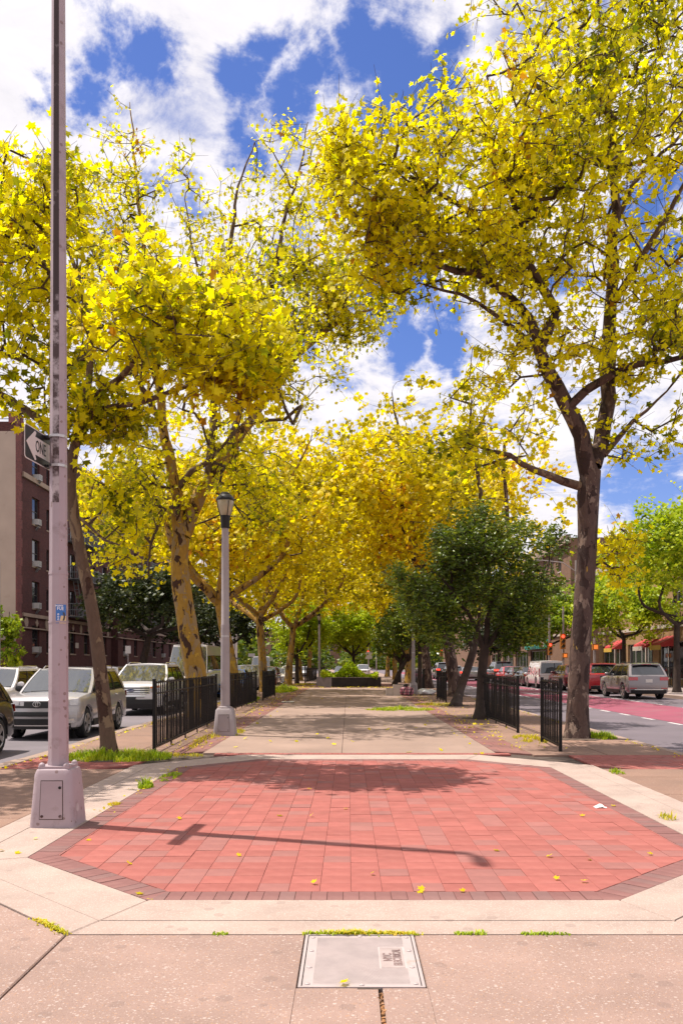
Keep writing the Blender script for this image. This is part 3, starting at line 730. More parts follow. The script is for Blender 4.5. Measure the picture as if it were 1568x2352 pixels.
blades(520, ell(3.55, 16.8, .3, .9, thin=.5), .12, .014, m_weedy, 'weeds', 'weeds at the foot of the short right fence panel', 'weeds')
blades(600, ell(3.3, 31.2, .9, .8, thin=.3), .12, .02, m_weedy, 'weeds', 'yellow weeds round the leaning dark trunk right of the path', 'weeds')
blades(1600, ell(-4.15, 33.5, .5, 5.0), .22, .02, m_grass, 'grass', 'grass strip behind the left fences', 'grass')
blades(2000, ell(-3.75, 49, .85, 5.5), .3, .03, m_grass, 'grass', 'grassy bed beyond the last left fence panel', 'grass')
blades(700, ell(-3.3, 62, 1.0, 3.0), .12, .03, m_weedy, 'weeds', 'yellow weeds round the far left green tree', 'weeds')
blades(420, ell(-2.75, 16.8, .18, 2.4, thin=.7), .1, .012, m_weedy, 'weeds', 'weeds along the left fence by the lamp post', 'weeds')
blades(200, ell(-2.36, 18.4, .12, .8), .12, .012, m_weedy, 'weeds', 'yellow weeds at the right foot of the near lamp post', 'weeds')
blades(60, ell(3.03, 8.2, .08, .16), .14, .009, m_weedy, 'weeds', 'wispy straw weed at the right plaza edge', 'weeds')
blades(60, ell(3.62, 11.6, .1, .22), .1, .012, m_grass, 'weeds', 'green weed sprig at the outer right apron edge', 'weeds')
def seam(x0, x1, y, y_amp=.012):
    def f():
        while True:
            x = random.uniform(x0, x1)
            if mnoise.noise((x*4.1, 7.7, 0)) > .02: return (x, y+random.gauss(0, y_amp), 0)
    return f
blades(900, seam(-1.3, 2.3, yF+.004), .022, .008, m_grass, 'joint_weeds', 'moss and tiny weeds along the joint before the pale apron', 'weeds', 1.2)
blades(220, lambda: (random.gauss(.02,.075), yF+random.gauss(.005,.012), 0), .03, .009, m_weedy, 'joint_weeds', 'brighter weed cushion on the joint above the metal cover', 'weeds', 1.2)
blades(220, lambda: (random.gauss(.27,.06), yF+random.gauss(.005,.012), 0), .03, .009, m_weedy, 'joint_weeds', 'weed cushion at the upper right corner of the metal cover', 'weeds', 1.2)
def dseam():
    while True:
        t = random.random()
        if mnoise.noise((t*9, 1.5, 0)) > -.05: return (A7[0]+(APR[0][0]-A7[0])*t+random.gauss(0,.014), A7[1]+(APR[0][1]-A7[1])*t+random.gauss(0,.014), 0)
blades(420, dseam, .026, .01, m_weedy, 'joint_weeds', 'yellow weeds along the slanting joint at the lower left', 'weeds', 1.2)
mb = MB()
for _ in range(130):
    x, y = random.gauss(.145,.006), random.uniform(3.2, 3.86); s = random.uniform(.003,.009); a = random.random()*6.28
    mb.prism([(x+s*math.cos(a+k*1.57)*random.uniform(.6,1.2), y+s*math.sin(a+k*1.57)*random.uniform(.6,1.2)) for k in range(4)], -.02, random.uniform(-.008,.004))
tag(mb.build('joint_debris', M('debris', (.42,.2,.08), .9, rnd=.5, var=.3, scale=20)), 'crumbled brown debris in the joint below the metal cover', 'debris', kind='stuff')

def litter(n, fn, label, size=.06):
    N = n; q = np.array([fn() for _ in range(N)]); Vl, Tl = SL; nrm = RNG.normal(size=(N,3))*.35+np.array((0,0,1.)); ROT = rot_from(nrm, RNG.random(N)*6.283); sz = size*RNG.uniform(.5,1.3,N)
    V = (np.einsum('nij,kj->nki', ROT, Vl*np.array((1,1,-1.)))*sz[:,None,None]+q[:,None,:]).reshape(-1,3); T = (Tl[None]+(np.arange(N)*len(Vl))[:,None,None]).reshape(-1,3)
    tag(link('leaf_litter', np_mesh('leaf_litter', V, T, m_leaf_far)), label, 'leaf litter', kind='stuff')
litter(420, lambda: (-4.9+abs(random.gauss(0,.1)), random.uniform(9,40), .015), 'yellow leaf crumbs along the left kerb')
litter(260, lambda: (5.38-abs(random.gauss(0,.12)), random.uniform(9,36), .015), 'yellow leaf crumbs along the right kerb')
litter(520, lambda: (-2.9+random.gauss(0,.3), random.uniform(14.5,54), .015), 'leaf crumbs along the left edging band of the path')
litter(620, lambda: (3.0+random.gauss(0,.4), random.uniform(14.5,54), .015), 'leaf crumbs along the right edging band of the path')
litter(300, lambda: (random.uniform(-4,4.5), random.uniform(53.4,56.5)+random.gauss(0,.3), .015), 'drift of yellow leaves before the planter', .12)
litter(60, lambda: (-2.45+random.gauss(0,.08), random.uniform(8.2,12.3), .012), 'leaf crumbs on the left edge of the paver plaza', .04)

m_soil = M('pit_soil', (.10,.065,.045), .95, var=.5, scale=14, bump=.6, bscale=50)
for x, y, rr_ in ((-3.79,13.5,.6),(4.53,17.1,.62),(-4.13,24,.7),(3.56,23.4,.5),(3.9,30.8,.5),(4.95,39.7,.75),(-4.55,35,.6),(-4.5,46,.6),(4.9,53,.7)):
    mb = MB(); mb.prism([(x+rr_*random.uniform(.75,1.1)*math.cos(k*6.283/16), y+rr_*random.uniform(.75,1.1)*math.sin(k*6.283/16)) for k in range(16)], -.03, .012, .01); mb.build('tree_pit', m_soil, median)
# ------------------------------------------------------------------ buildings
m_brick = brick_mat('dark_red_brick', (.105,.032,.030), (.07,.022,.022), (.09,.06,.055))
m_quoin = brick_mat('bright_red_brick', (.22,.06,.055), (.13,.04,.04), (.2,.13,.12))
m_brick2 = brick_mat('brown_brick', (.22,.12,.075), (.17,.09,.055), (.2,.15,.12))
m_brick3 = brick_mat('ochre_brick', (.36,.22,.10), (.30,.17,.08), (.3,.22,.16))
m_stucco = M('beige_stucco', (.40,.31,.25), .9, var=.1, scale=.5, stain=((.24,.15,.12),.9,.6,.8,.5))
m_stone = M('pale_stone', (.34,.25,.19), .85, var=.2, scale=1.2)
m_stone_l = M('cream_stone', (.48,.40,.34), .85, var=.2, scale=.8)
m_glass = M('window_glass', (.02,.022,.028), .06, var=.3, scale=.6, ior=1.6)
m_winframe = M('window_frame', (.05,.045,.045), .5, var=.1)
m_winframe_w = M('pale_window_frame', (.45,.42,.4), .5, var=.1)
m_ac = M('ac_casing', (.55,.52,.5), .5, var=.1, scale=8)
m_escape = M('grey_iron', (.17,.18,.185), .6, var=.2)
m_green = M('green_signboard', (.0,.27,.2), .5, var=.15, scale=1.5)
m_red = M('red_awning', (.45,.04,.04), .6, var=.15); m_yel = M('yellow_awning', (.6,.38,.06), .6, var=.15)
m_dark = M('dark_interior', (.02,.016,.015), .8, var=.3)

def facade(name, label, cat, origin, ang, length, height, depth, wins, mats, extras=None, t=.35, inset=.16):
    """local x along the front, local y into the building, z up; wins: (x0,x1,z0,z1,style)"""
    root = thing(name, label, cat, origin, ang)
    xs = sorted({0.0, length} | {w[0] for w in wins} | {w[1] for w in wins}); zs = sorted({0.0, height} | {w[2] for w in wins} | {w[3] for w in wins})
    mb = MB()
    op = lambda x, z: any(w[0] < x < w[1] and w[2] < z < w[3] for w in wins)
    for i in range(len(xs)-1):
        run = None
        for j in range(len(zs)-1):
            solid = not op((xs[i]+xs[i+1])/2, (zs[j]+zs[j+1])/2)
            if solid: mb.quad((xs[i],0,zs[j]),(xs[i+1],0,zs[j]),(xs[i+1],0,zs[j+1]),(xs[i],0,zs[j+1]))
    for x0,x1,z0,z1,*_ in wins:                           # reveals
        mb.quad((x0,0,z0),(x0,0,z1),(x0,t,z1),(x0,t,z0)); mb.quad((x1,0,z0),(x1,t,z0),(x1,t,z1),(x1,0,z1))
        mb.quad((x0,0,z1),(x1,0,z1),(x1,t,z1),(x0,t,z1)); mb.quad((x0,0,z0),(x0,t,z0),(x1,t,z0),(x1,0,z0))
    mb.quad((0,0,0),(0,0,height),(0,depth,height),(0,depth,0)); mb.quad((length,0,0),(length,depth,0),(length,depth,height),(length,0,height))
    mb.quad((0,depth,0),(0,depth,height),(length,depth,height),(length,depth,0)); mb.quad((0,0,height),(length,0,height),(length,depth,height),(0,depth,height))
    mb.build('wall', mats[0], root)
    for w in wins:
        x0,x1,z0,z1 = w[:4]; st = w[4] if len(w) > 4 else 'sash'
        fm = mats[1]; mb = MB(); f = .07
        for q in ((x0,x0+f,z0,z1),(x1-f,x1,z0,z1),(x0+f,x1-f,z0,z0+f),(x0+f,x1-f,z1-f,z1)): mb.box(q[0],q[1],inset,inset+.06,q[2],q[3])
        if st == 'sash': mb.box(x0+f,x1-f,inset,inset+.05,(z0+z1)/2-.03,(z0+z1)/2+.03)
        if st == 'shop':
            for k in range(1, 4): xx = x0+(x1-x0)*k/4; mb.box(xx-.04,xx+.04,inset,inset+.05,z0+f,z1-f)
        wf = mb.build('window', fm, root)
        mb = MB(); mb.quad((x0+f,inset+.03,z0+f),(x1-f,inset+.03,z0+f),(x1-f,inset+.03,z1-f),(x0+f,inset+.03,z1-f)); mb.build('pane', m_glass, wf)
        if st == 'sash':
            mb = MB(); mb.box(x0-.06,x1+.06,-.05,t*.5,z0-.1,z0); mb.build('sill', mats[2], wf)
        if len(w) > 5 and w[5]:
            mb = MB(); c = (x0+x1)/2+(w[5]-1)*.2; mb.box(c-.3,c+.3,-.32,inset+.02,z0+.01,z0+.42); ac = mb.build('air_conditioner', m_ac, wf)
            mb = MB(); 
            for k in range(5): mb.box(c-.27,c+.27,-.328,-.3195,z0+.06+k*.07,z0+.095+k*.07)
            mb.tube([(c-.1,-.28,z0+.0),(c-.1,0,z0-.38)], .03, 4); mb.tube([(c+.15,-.28,z0+.0),(c+.15,0,z0-.38)], .03, 4)
            mb.build('grille', m_escape, ac)
    return root
def bar(root, nm, m, x0, x1, z0, z1, y0=-.12, y1=.0):
    mb = MB(); mb.box(x0,x1,y0,y1,z0,z1); return mb.build(nm, m, root)
def fire_escape(root, x0, x1, z, ladder=True):
    mb = MB(); d = -1.15
    mb.box(x0,x1,d,0,z-.06,z)
    for q in ((x0,x1,d,d+.04),(x0,x0+.04,d+.04,0),(x1-.04,x1,d+.04,0)):
        for zz in (z+.5, z+1.0): mb.box(q[0],q[1],q[2],q[3],zz,zz+.05)
    n = int((x1-x0)/.22)
    for k in range(n+1): x = x0+.02+(x1-x0-.04)*k/n; mb.box(x-.015,x+.015,d+.005,d+.035,z,z+1.0)
    for k in range(6): y = d+.1+k*.18; mb.box(x0+.005,x0+.035,y-.012,y+.012,z,z+1.0); mb.box(x1-.035,x1-.005,y-.012,y+.012,z,z+1.0)
    if ladder:
        for yy in (-.75,-.4): mb.tube([(x0+.5,yy,z),(x0+2.0,yy,z-3.05)], .035, 4)
        for k in range(11): q = k/11; mb.box(x0+.5+1.5*q-.06,x0+.5+1.5*q+.06,-.75,-.4,z-3.05*q-.02,z-3.05*q)
    mb.build('fire_escape', m_escape, root)
GZ = ZL+.14
BX = -23.2
# building A: local x runs away from the camera along the street
sills = [2.5, 5.75, 8.85, 11.95, 15.3]
winA = []
for fi, z in enumerate(sills):
    for x, wd_, ac in ((3.0,1.5,1 if fi != 4 else 2),(6.0,.75,0),(9.2,.75,0),(11.6,1.4,0),(15.4,1.4,0),(18.0,.75,0),(21.0,1.4,1 if fi % 2 else 0)):
        winA.append((x, x+wd_, z, z+(2.0 if wd_ > 1 else 1.6), 'sash', ac))
A = facade('brick_building', 'dark red brick apartment block with fire escapes and pale side wall', 'building', (BX, 60, GZ), R(90), 24, 18.6, 14, winA, (m_brick, m_winframe, m_stone))
mb = MB(); mb.box(-.12,.0,-.004,14,0,17.9); mb.build('stucco_wall', m_stucco, A)
mb = MB()
for k in range(28): mb.box(-.13,1.0 if k % 2 else .82,-.05,.0,k*.66,k*.66+.655)
mb.box(-.13,1.15,-.08,.5,18.48,19.3); mb.build('corner_pier', m_quoin, A)
for z0, z1, m in ((15.0,15.35,m_stone),(5.05,5.3,m_stone),(4.2,4.3,m_stone),(18.5,18.75,m_stone)): bar(A, 'string_course', m, 1.05, 24, z0, z1, -.14)
for k in range(11):
    x = 1.8+k*2.1; s_ = .28 if k % 2 else .36; n = 4 if k % 2 else 8; mb = MB()
    mb.prism([(x+s_*math.cos(q*2*math.pi/n), 4.68+s_*1.1*math.sin(q*2*math.pi/n)) for q in range(n)], .0, .05)
    for i, v in enumerate(mb.v): mb.v[i] = (v[0], -v[2], v[1])
    mb.build('medallion', m_stone, A)
for z in (5.6, 8.7, 11.8, 15.1): fire_escape(A, 10.6, 17.6, z, z > 6)
mb = MB()
for q in ((-.1,14,-1.0,-.95,18.6),): pass
mb.tube([(.2,.5,19.2),(.2,13.5,19.2)], .04, 5); mb.tube([(.2,.5,18.7),(.2,.5,19.25)], .03, 4); mb.tube([(.2,6,18.2),(.2,6,19.25)], .03, 4); mb.tube([(.2,.5,18.85),(.2,13.5,18.85)], .03, 5)
mb.build('roof_rail', M('blue_rail', (.08,.17,.35), .5), A)
bar(A, 'door', m_dark, 19.2, 20.4, .1, 2.3, -.02, .0); bar(A, 'plaque', m_stone_l, 12.9, 13.7, 3.0, 3.45, -.05, 0)
# building B, further, with its own string courses
winB = []
for fi, z in enumerate([2.5, 5.7, 8.8, 11.9, 15.0]):
    for k in range(9):
        x = 2+k*4.4; winB.append((x, x+1.3, z, z+1.95, 'sash', 1 if (k*3+fi*5) % 4 == 0 else 0))
B = facade('brick_building', 'second dark red brick block behind the dark street trees at the left', 'building', (BX+.5, 84.6, GZ), R(90), 42, 18.0, 14, winB, (m_brick, m_winframe, m_stone))
for z0, z1 in ((5.05,5.3),(4.2,4.3),(14.4,14.7),(17.8,18.2)): bar(B, 'string_course', m_stone, 0, 42, z0, z1, -.14)
for z in (5.6, 8.7, 11.8): fire_escape(B, 9.5, 15.5, z); fire_escape(B, 27, 33, z)
winC = [(2+k*3.6, 3.3+k*3.6, z, z+1.9, 'sash') for k in range(13) for z in (4.6, 7.8, 11.0)]+[(1+k*8, 7.5+k*8, .4, 3.0, 'shop') for k in range(6)]
C_ = facade('shop_building', 'pale stone building with shops at street level far down the left side', 'building', (BX+.2, 128, GZ), R(90), 50, 15, 14, winC, (m_stone_l, m_winframe, m_stone))
bar(C_, 'signboard', M('mauve_signboard', (.22,.10,.13), .6, var=.5, scale=1.2), 8, 20, 3.2, 4.4, -.25); bar(C_, 'signboard', m_green, 9.5, 13, 3.5, 4.2, -.29, -.251); bar(C_, 'signboard', m_stone_l, 14, 17, 3.4, 4.1, -.29, -.251)
bar(C_, 'cornice', m_stone, 0, 50, 14.4, 15.2, -.4)
for k in range(4):
    mb = MB(); x = 1+k*11; mb.hexa([(x,-1.6,2.6),(x+8,-1.6,2.6),(x+8,-.01,2.75),(x,-.01,2.75),(x,-1.6,2.75),(x+8,-1.6,2.75),(x+8,-.01,3.15),(x,-.01,3.15)]); mb.build('awning', m_dark if k % 2 else m_stone, C_)
# right side: local x runs towards the camera
RX = 21.6; GZR = ZR+.14
winR = [(1.2+k*3.2, 2.5+k*3.2, 5.4, 7.2, 'sash') for k in range(8)]+[(1+k*6.6, 6.4+k*6.6, .5, 3.0, 'shop') for k in range(4)]
R1 = facade('ochre_shop_building', 'low ochre brick shop building with red and yellow awnings at the right', 'building', (RX, 74, GZR), R(-90), 27, 9.4, 16, winR, (m_brick3, m_winframe_w, m_stone_l))
bar(R1, 'cornice', m_stone_l, -.1, 27.1, 9.1, 9.6, -.45); bar(R1, 'string_course', m_stone_l, 0, 27, 3.95, 4.2, -.1)
for k in (1, 3, 4, 6):
    x = 1.6+k*3.5; w_ = 2.0; mb = MB(); mb.hexa([(x,-1.1,2.65),(x+w_,-1.1,2.65),(x+w_,-.01,2.7),(x,-.01,2.7),(x+.1,-1.05,2.9),(x+w_-.1,-1.05,2.9),(x+w_,-.01,3.4),(x,-.01,3.4)]); aw = mb.build('awning', m_red, R1)
    mb = MB(); mb.box(x,x+w_,-1.13,-1.1,2.45,2.75); mb.build('valance', m_yel if k % 3 else m_stone_l, aw)
for k in range(3): bar(R1, 'door_frame', m_stone_l, 4.6+k*7.2, 4.75+k*7.2, .1, 3.2, -.12)
winR2 = [(1.5+k*3.3, 2.8+k*3.3, z, z+1.9, 'sash') for k in range(13) for z in (5.0, 7.9, 10.8)]+[(1+k*9, 8.6+k*9, .4, 3.0, 'shop') for k in range(4)]
R2 = facade('brown_apartment_block', 'tall brown brick block with green shop front far right', 'building', (RX-.4, 128, GZR), R(-90), 46, 13.6, 16, winR2, (m_brick2, m_winframe_w, m_stone_l))
bar(R2, 'cornice', m_stone, -.1, 46.1, 13.1, 13.9, -.5); bar(R2, 'string_course', m_stone_l, 0, 46, 4.3, 4.55, -.12)
bar(R2, 'signboard', m_green, 26, 38, 3.2, 4.2, -.3); bar(R2, 'emblem_panel', m_signwhite, 34.5, 36.2, 3.3, 4.1, -.33, -.301); bar(R2, 'signboard', m_dark, 10, 22, 3.2, 4.2, -.3)
mb = MB(); mb.lathe([(.3,0),(.3,-.02)], 14, (35.3,-.332,3.7), 'y'); mb.build('emblem', M('pink_red', (.5,.08,.12), .6), R2)
winR3 = [(2+k*4, 3.4+k*4, z, z+1.9, 'sash') for k in range(14) for z in (4.6, 7.8, 11)]
R3 = facade('grey_brick_building', 'grey brown building at the far end of the right side', 'building', (RX, 196, GZR), R(-90), 62, 14, 16, winR3, (m_brick2, m_winframe, m_stone))
winE = [(3+k*5, 4.8+k*5, z, z+2.0, 'sash') for k in range(24) for z in (3, 6.5, 10)]
E1 = facade('end_building', 'long dim building closing the far end of the avenue', 'building', (-60, 300, -.3), 0, 122, 14, 16, winE, (m_brick2, m_winframe, m_stone))
# wooden yard fence and thin grey post at the far left
yf = thing('wooden_fence', 'tall brown plank fence at the left edge beside the brick building', 'fence', (-28, 59.2, GZ), 0)
for k in range(26):
    mb = MB(); mb.box(k*.19, k*.19+.17, 0, .04, 0, 3.3+random.uniform(-.06,.06)); mb.build('plank', M('fence_wood', (.2,.085,.04), .8, var=.4, scale=2) if k == 0 else bpy.data.materials['fence_wood'], yf)
mb = MB(); mb.box(0,4.9,.041,.1,.5,.65); mb.box(0,4.9,.041,.1,2.5,2.65); mb.build('rail', bpy.data.materials['fence_wood'], yf)
blades(900, lambda: (random.uniform(-25.5,-23.4), random.uniform(56,58.8), GZ), 1.3, .08, m_grass, 'undergrowth', 'bright bushes before the wooden fence at the left edge', 'bushes')
N = 1500; q = np.column_stack([RNG.normal(-24.2,.6,N), RNG.normal(57.8,.4,N), GZ+np.abs(RNG.normal(.8,.6,N))]); o = scatter_leaves('shrub', q, TL, .28, m_leaf_l); tag(o, 'yellow green shrub under the vine at the left edge', 'shrub')
mb = MB(); mb.lathe([(.09,0),(.08,6.6)], 10, (-16.3,40,ZL)); o = mb.build('utility_post', m_lamp, None, True); tag(o, 'thin grey post cut by the left picture edge', 'post')

# ------------------------------------------------------------------ traffic lights and signs far down
m_amber = M('signal_yellow', (.38,.13,.012), .5, var=.15)
m_redlit = M('red_lens', (.8,.05,.03), .4, emit=((1,.06,.03), 2.5)); m_handlit = M('orange_lens', (.8,.2,.03), .4, emit=((1,.25,.04), .5))
m_offlens = M('dark_lens', (.03,.03,.025), .3)
def signal_head(par, x, y, z, lit=0, s=1.0):
    mb = MB(); mb.box(x-.16*s,x+.16*s,y-.12*s,y+.12*s,z-.5*s,z+.5*s); h = mb.build('signal_head', m_amber, par)
    for k in range(3):
        zz = z+(.32-k*.32)*s
        mb = MB(); mb.lathe([(.105*s,0),(.105*s,-.02),(.02*s,-.04)], 12, (x, y-.122*s, zz), 'y'); mb.build('lens', m_redlit if k == lit else m_offlens, h)
        mb = MB(); mb.grid(lambda u, v: (x+.125*s*math.cos(math.pi*u), y-.12*s-.16*s*v, zz+.125*s*math.sin(math.pi*u)), 8, 1); mb.build('visor', m_amber, h)
def signal_pole(label, x, y, z, h, arm=None, heads=(), ped=None, group='traffic signals at the crossings'):
    t = thing('traffic_signal', label, 'traffic light', (x, y, z), 0, group)
    mb = MB(); mb.lathe([(.2,0),(.18,.5),(.1,.55),(.075,h)], 12); mb.build('pole', m_lamp, t, True)
    if arm: mb = MB(); mb.tube([(0,0,h*.72),(arm*.4,0,h*.9),(arm,0,h*.94)], [.06,.05,.035], 8); mb.build('arm', m_lamp, t, True)
    for hx, hz_, s in heads: signal_head(t, hx, -.22, hz_, 0, s)
    if ped:
        mb = MB(); mb.box(ped[0]-.2,ped[0]+.2,-.3,-.06,ped[1]-.2,ped[1]+.2); pb = mb.build('walk_signal', m_amber, t)
        mb = MB(); mb.box(ped[0]-.13,ped[0]+.13,-.306,-.3005,ped[1]-.13,ped[1]+.13); mb.build('hand_lens', m_handlit, pb)
    return t
signal_pole('slim signal pole with red light left of the thick right trunk', 15.9, 68, ZR+.14, 5.4, None, ((0,2.7,1.0),), None)
signal_pole('signal pole with high red light close to the thick right trunk', 17.5, 70, ZR+.14, 6.2, None, ((-.1,3.35,1.25),), (.1,2.2))
signal_pole('short signal pole with orange walk signal right of the thick right trunk', 15.9, 55.5, ZR+.14, 3.2, None, (), (0,2.6))
signal_pole('far signal pole with red light between the right trunks', 16.4, 140, ZR+.14, 6.0, -3, ((-1.3,3.4,1.1),), None)
signal_pole('mast arm signal at the far crossing behind the planter', 3.0, 128, 0, 6, -6, ((-.1,3.0,1.2),(-3.4,4.0,1.2)), None)
signal_pole('mast arm signal over the left road near the pale building', -20.2, 112, ZL+.14, 7, 8.5, ((3,5.2,1.2),), (0,2.6))
def signpost(label, x, y, z, h, w, hh):
    t = thing('signpost', label, 'sign', (x, y, z)); mb = MB(); mb.tube([(0,0,0),(0,0,h)], .04, 8); mb.build('post', m_lamp, t)
    mb = MB(); mb.box(-w/2,w/2,-.055,-.042,h-hh,h+.05); mb.build('panel', m_signwhite, t)
signpost('square white sign on a post far behind the planter', 2.35, 100, 0, 2.9, .8, .8)
signpost('small red and white parking sign before the brick building', -15.9, 62, ZL+.14, 2.9, .4, .5)
signpost('white street sign at the far left crossing', -13.3, 118, ZL, 3.2, .9, .4)
GLP2 = 'tall street light poles on the outer sidewalks'
for lb, x, y, h, a in (('tall street light pole behind the thick right trunk', 16.4, 62, 9, -2.4), ('tall street light pole beyond the signals at the right', 16.4, 88, 9, -2.4), ('tall street light pole far along the left sidewalk', -19.6, 122, 9, 3.0)):
    t = thing('light_pole', lb, 'street light', (x, y, ZR+.14), 0, GLP2); mb = MB(); mb.lathe([(.2,0),(.17,.6),(.1,.62),(.06,h)], 8); mb.build('pole', m_lamp, t)
    mb = MB(); mb.tube([(0,0,h-.8),(a*.4,0,h-.15),(a,0,h)], .035, 6); mb.build('arm', m_lamp, t); mb = MB(); mb.box(min(a,a*1.25),max(a,a*1.25),-.15,.15,h-.05,h+.1); mb.build('lamp_head', m_lamp, t)
# sidewalk railing and bin by the ochre building
rf = thing('area_railing', 'black railing in front of the ochre shop building', 'railing', (19.4, 47, ZR+.14), R(90))
for k in range(60): link('picket', pk_me, rf, (k*.4, 0, 0)).scale = (2, 2, 1.15)
mb = MB(); mb.box(0,24,-.03,.03,1.25,1.31); mb.build('rail', m_fence, rf); mb = MB(); mb.box(0,24,-.03,.03,.15,.21); mb.build('rail', m_fence, rf)
mb = MB(); mb.box(-.3,.3,-.3,.3,0,1.15); mb.box(-.33,.33,-.33,.33,1.15,1.25); o = mb.build('mailbox', M('navy_paint', (.03,.035,.09), .5), loc=(17.6,49,ZR+.14)); tag(o, 'dark blue street box behind the grey SUV', 'street box')
# the far wooded end of the avenue
N = 16000; u = RNG.random(N); q = np.column_stack([RNG.uniform(-46,46,N), RNG.uniform(240,275,N), 14*RNG.random(N)**.9]); keep = q[:,2] < 9+5*np.sin(q[:,0]*.35)+3*np.cos(q[:,0]*.9); q = q[keep]
o = scatter_leaves('distant_trees', q, TL, 1.5, m_leaf_c); tag(o, 'dim trees closing the avenue in the distance', 'trees', kind='stuff')
# ------------------------------------------------------------------ vehicles
m_tyre = M('tyre', (.016,.015,.015), .85, var=.2, scale=10)
m_rim = M('alloy', (.42,.40,.39), .3, .75, var=.1)
m_trim = M('black_trim', (.012,.011,.011), .5, var=.2)
m_carglass = M('car_glass', (.012,.014,.018), .03, var=.2, scale=1, ior=1.9)
m_screen = M('windscreen_glass', (.05,.055,.06), .04, var=.2, scale=1, ior=2.3)
m_chrome = M('chrome', (.62,.60,.58), .18, .9, var=.1)
m_hl = M('headlight_lens', (.55,.52,.5), .08, .2, var=.3, scale=9, coat=1)
m_ambl = M('amber_lens', (.75,.22,.05), .2, var=.15, coat=.5)
m_tail = M('tail_lens', (.42,.012,.014), .12, var=.2, coat=1)
m_taillit = M('lit_tail_lens', (.6,.02,.015), .2, emit=((1,.05,.03), 2.0))
m_plate = M('number_plate', (.6,.55,.5), .5, var=.15, scale=25)
PAINT = {}
def paint(nm, c, metal=.0, rough=.32):
    if nm not in PAINT: PAINT[nm] = M(nm+'_car_paint', c, rough, metal, var=.05, scale=2, coat=.9)
    return PAINT[nm]

def wheel_meshes(r, w):
    k = 22
    mb = MB(); mb.lathe([(r*.66,-w/2),(r*.93,-w/2),(r,-w*.36),(r,w*.36),(r*.93,w/2),(r*.66,w/2)], k, axis='x', cap=False)
    mb.lathe([(r*.66,-w/2),(r*.6,-w*.2)], k, axis='x', cap=False); mb.lathe([(r*.6,w*.2),(r*.66,w/2)], k, axis='x', cap=False)
    mb.lathe([(r*.62,-w*.18),(r*.62,w*.18)], k, axis='x'); ty = mb.mesh('tyre', m_tyre, True)
    mb = MB()
    for s in (1, -1):
        mb.lathe([(r*.68,s*w*.5),(r*.64,s*w*.53),(r*.60,s*w*.47)][::s], k, axis='x', cap=False)
        mb.lathe([(r*.13,s*w*.42),(r*.12,s*w*.5)], 10, axis='x')
        for q in range(5):
            for dq in (-.16, .16):
                a = q*2*math.pi/5; a1 = a+dq; c0, s0, c1, s1 = math.cos(a+dq*.5), math.sin(a+dq*.5), math.cos(a1), math.sin(a1); wd = .028
                mb.hexa([(s*w*.43,c0*r*.1-s0*wd,s0*r*.1+c0*wd),(s*w*.49,c0*r*.1-s0*wd,s0*r*.1+c0*wd),(s*w*.49,c0*r*.1+s0*wd,s0*r*.1-c0*wd),(s*w*.43,c0*r*.1+s0*wd,s0*r*.1-c0*wd),
                         (s*w*.44,c1*r*.63-s1*wd,s1*r*.63+c1*wd),(s*w*.5,c1*r*.63-s1*wd,s1*r*.63+c1*wd),(s*w*.5,c1*r*.63+s1*wd,s1*r*.63-c1*wd),(s*w*.44,c1*r*.63+s1*wd,s1*r*.63-c1*wd)])
    return ty, mb.mesh('rim', m_rim)
WM = {}
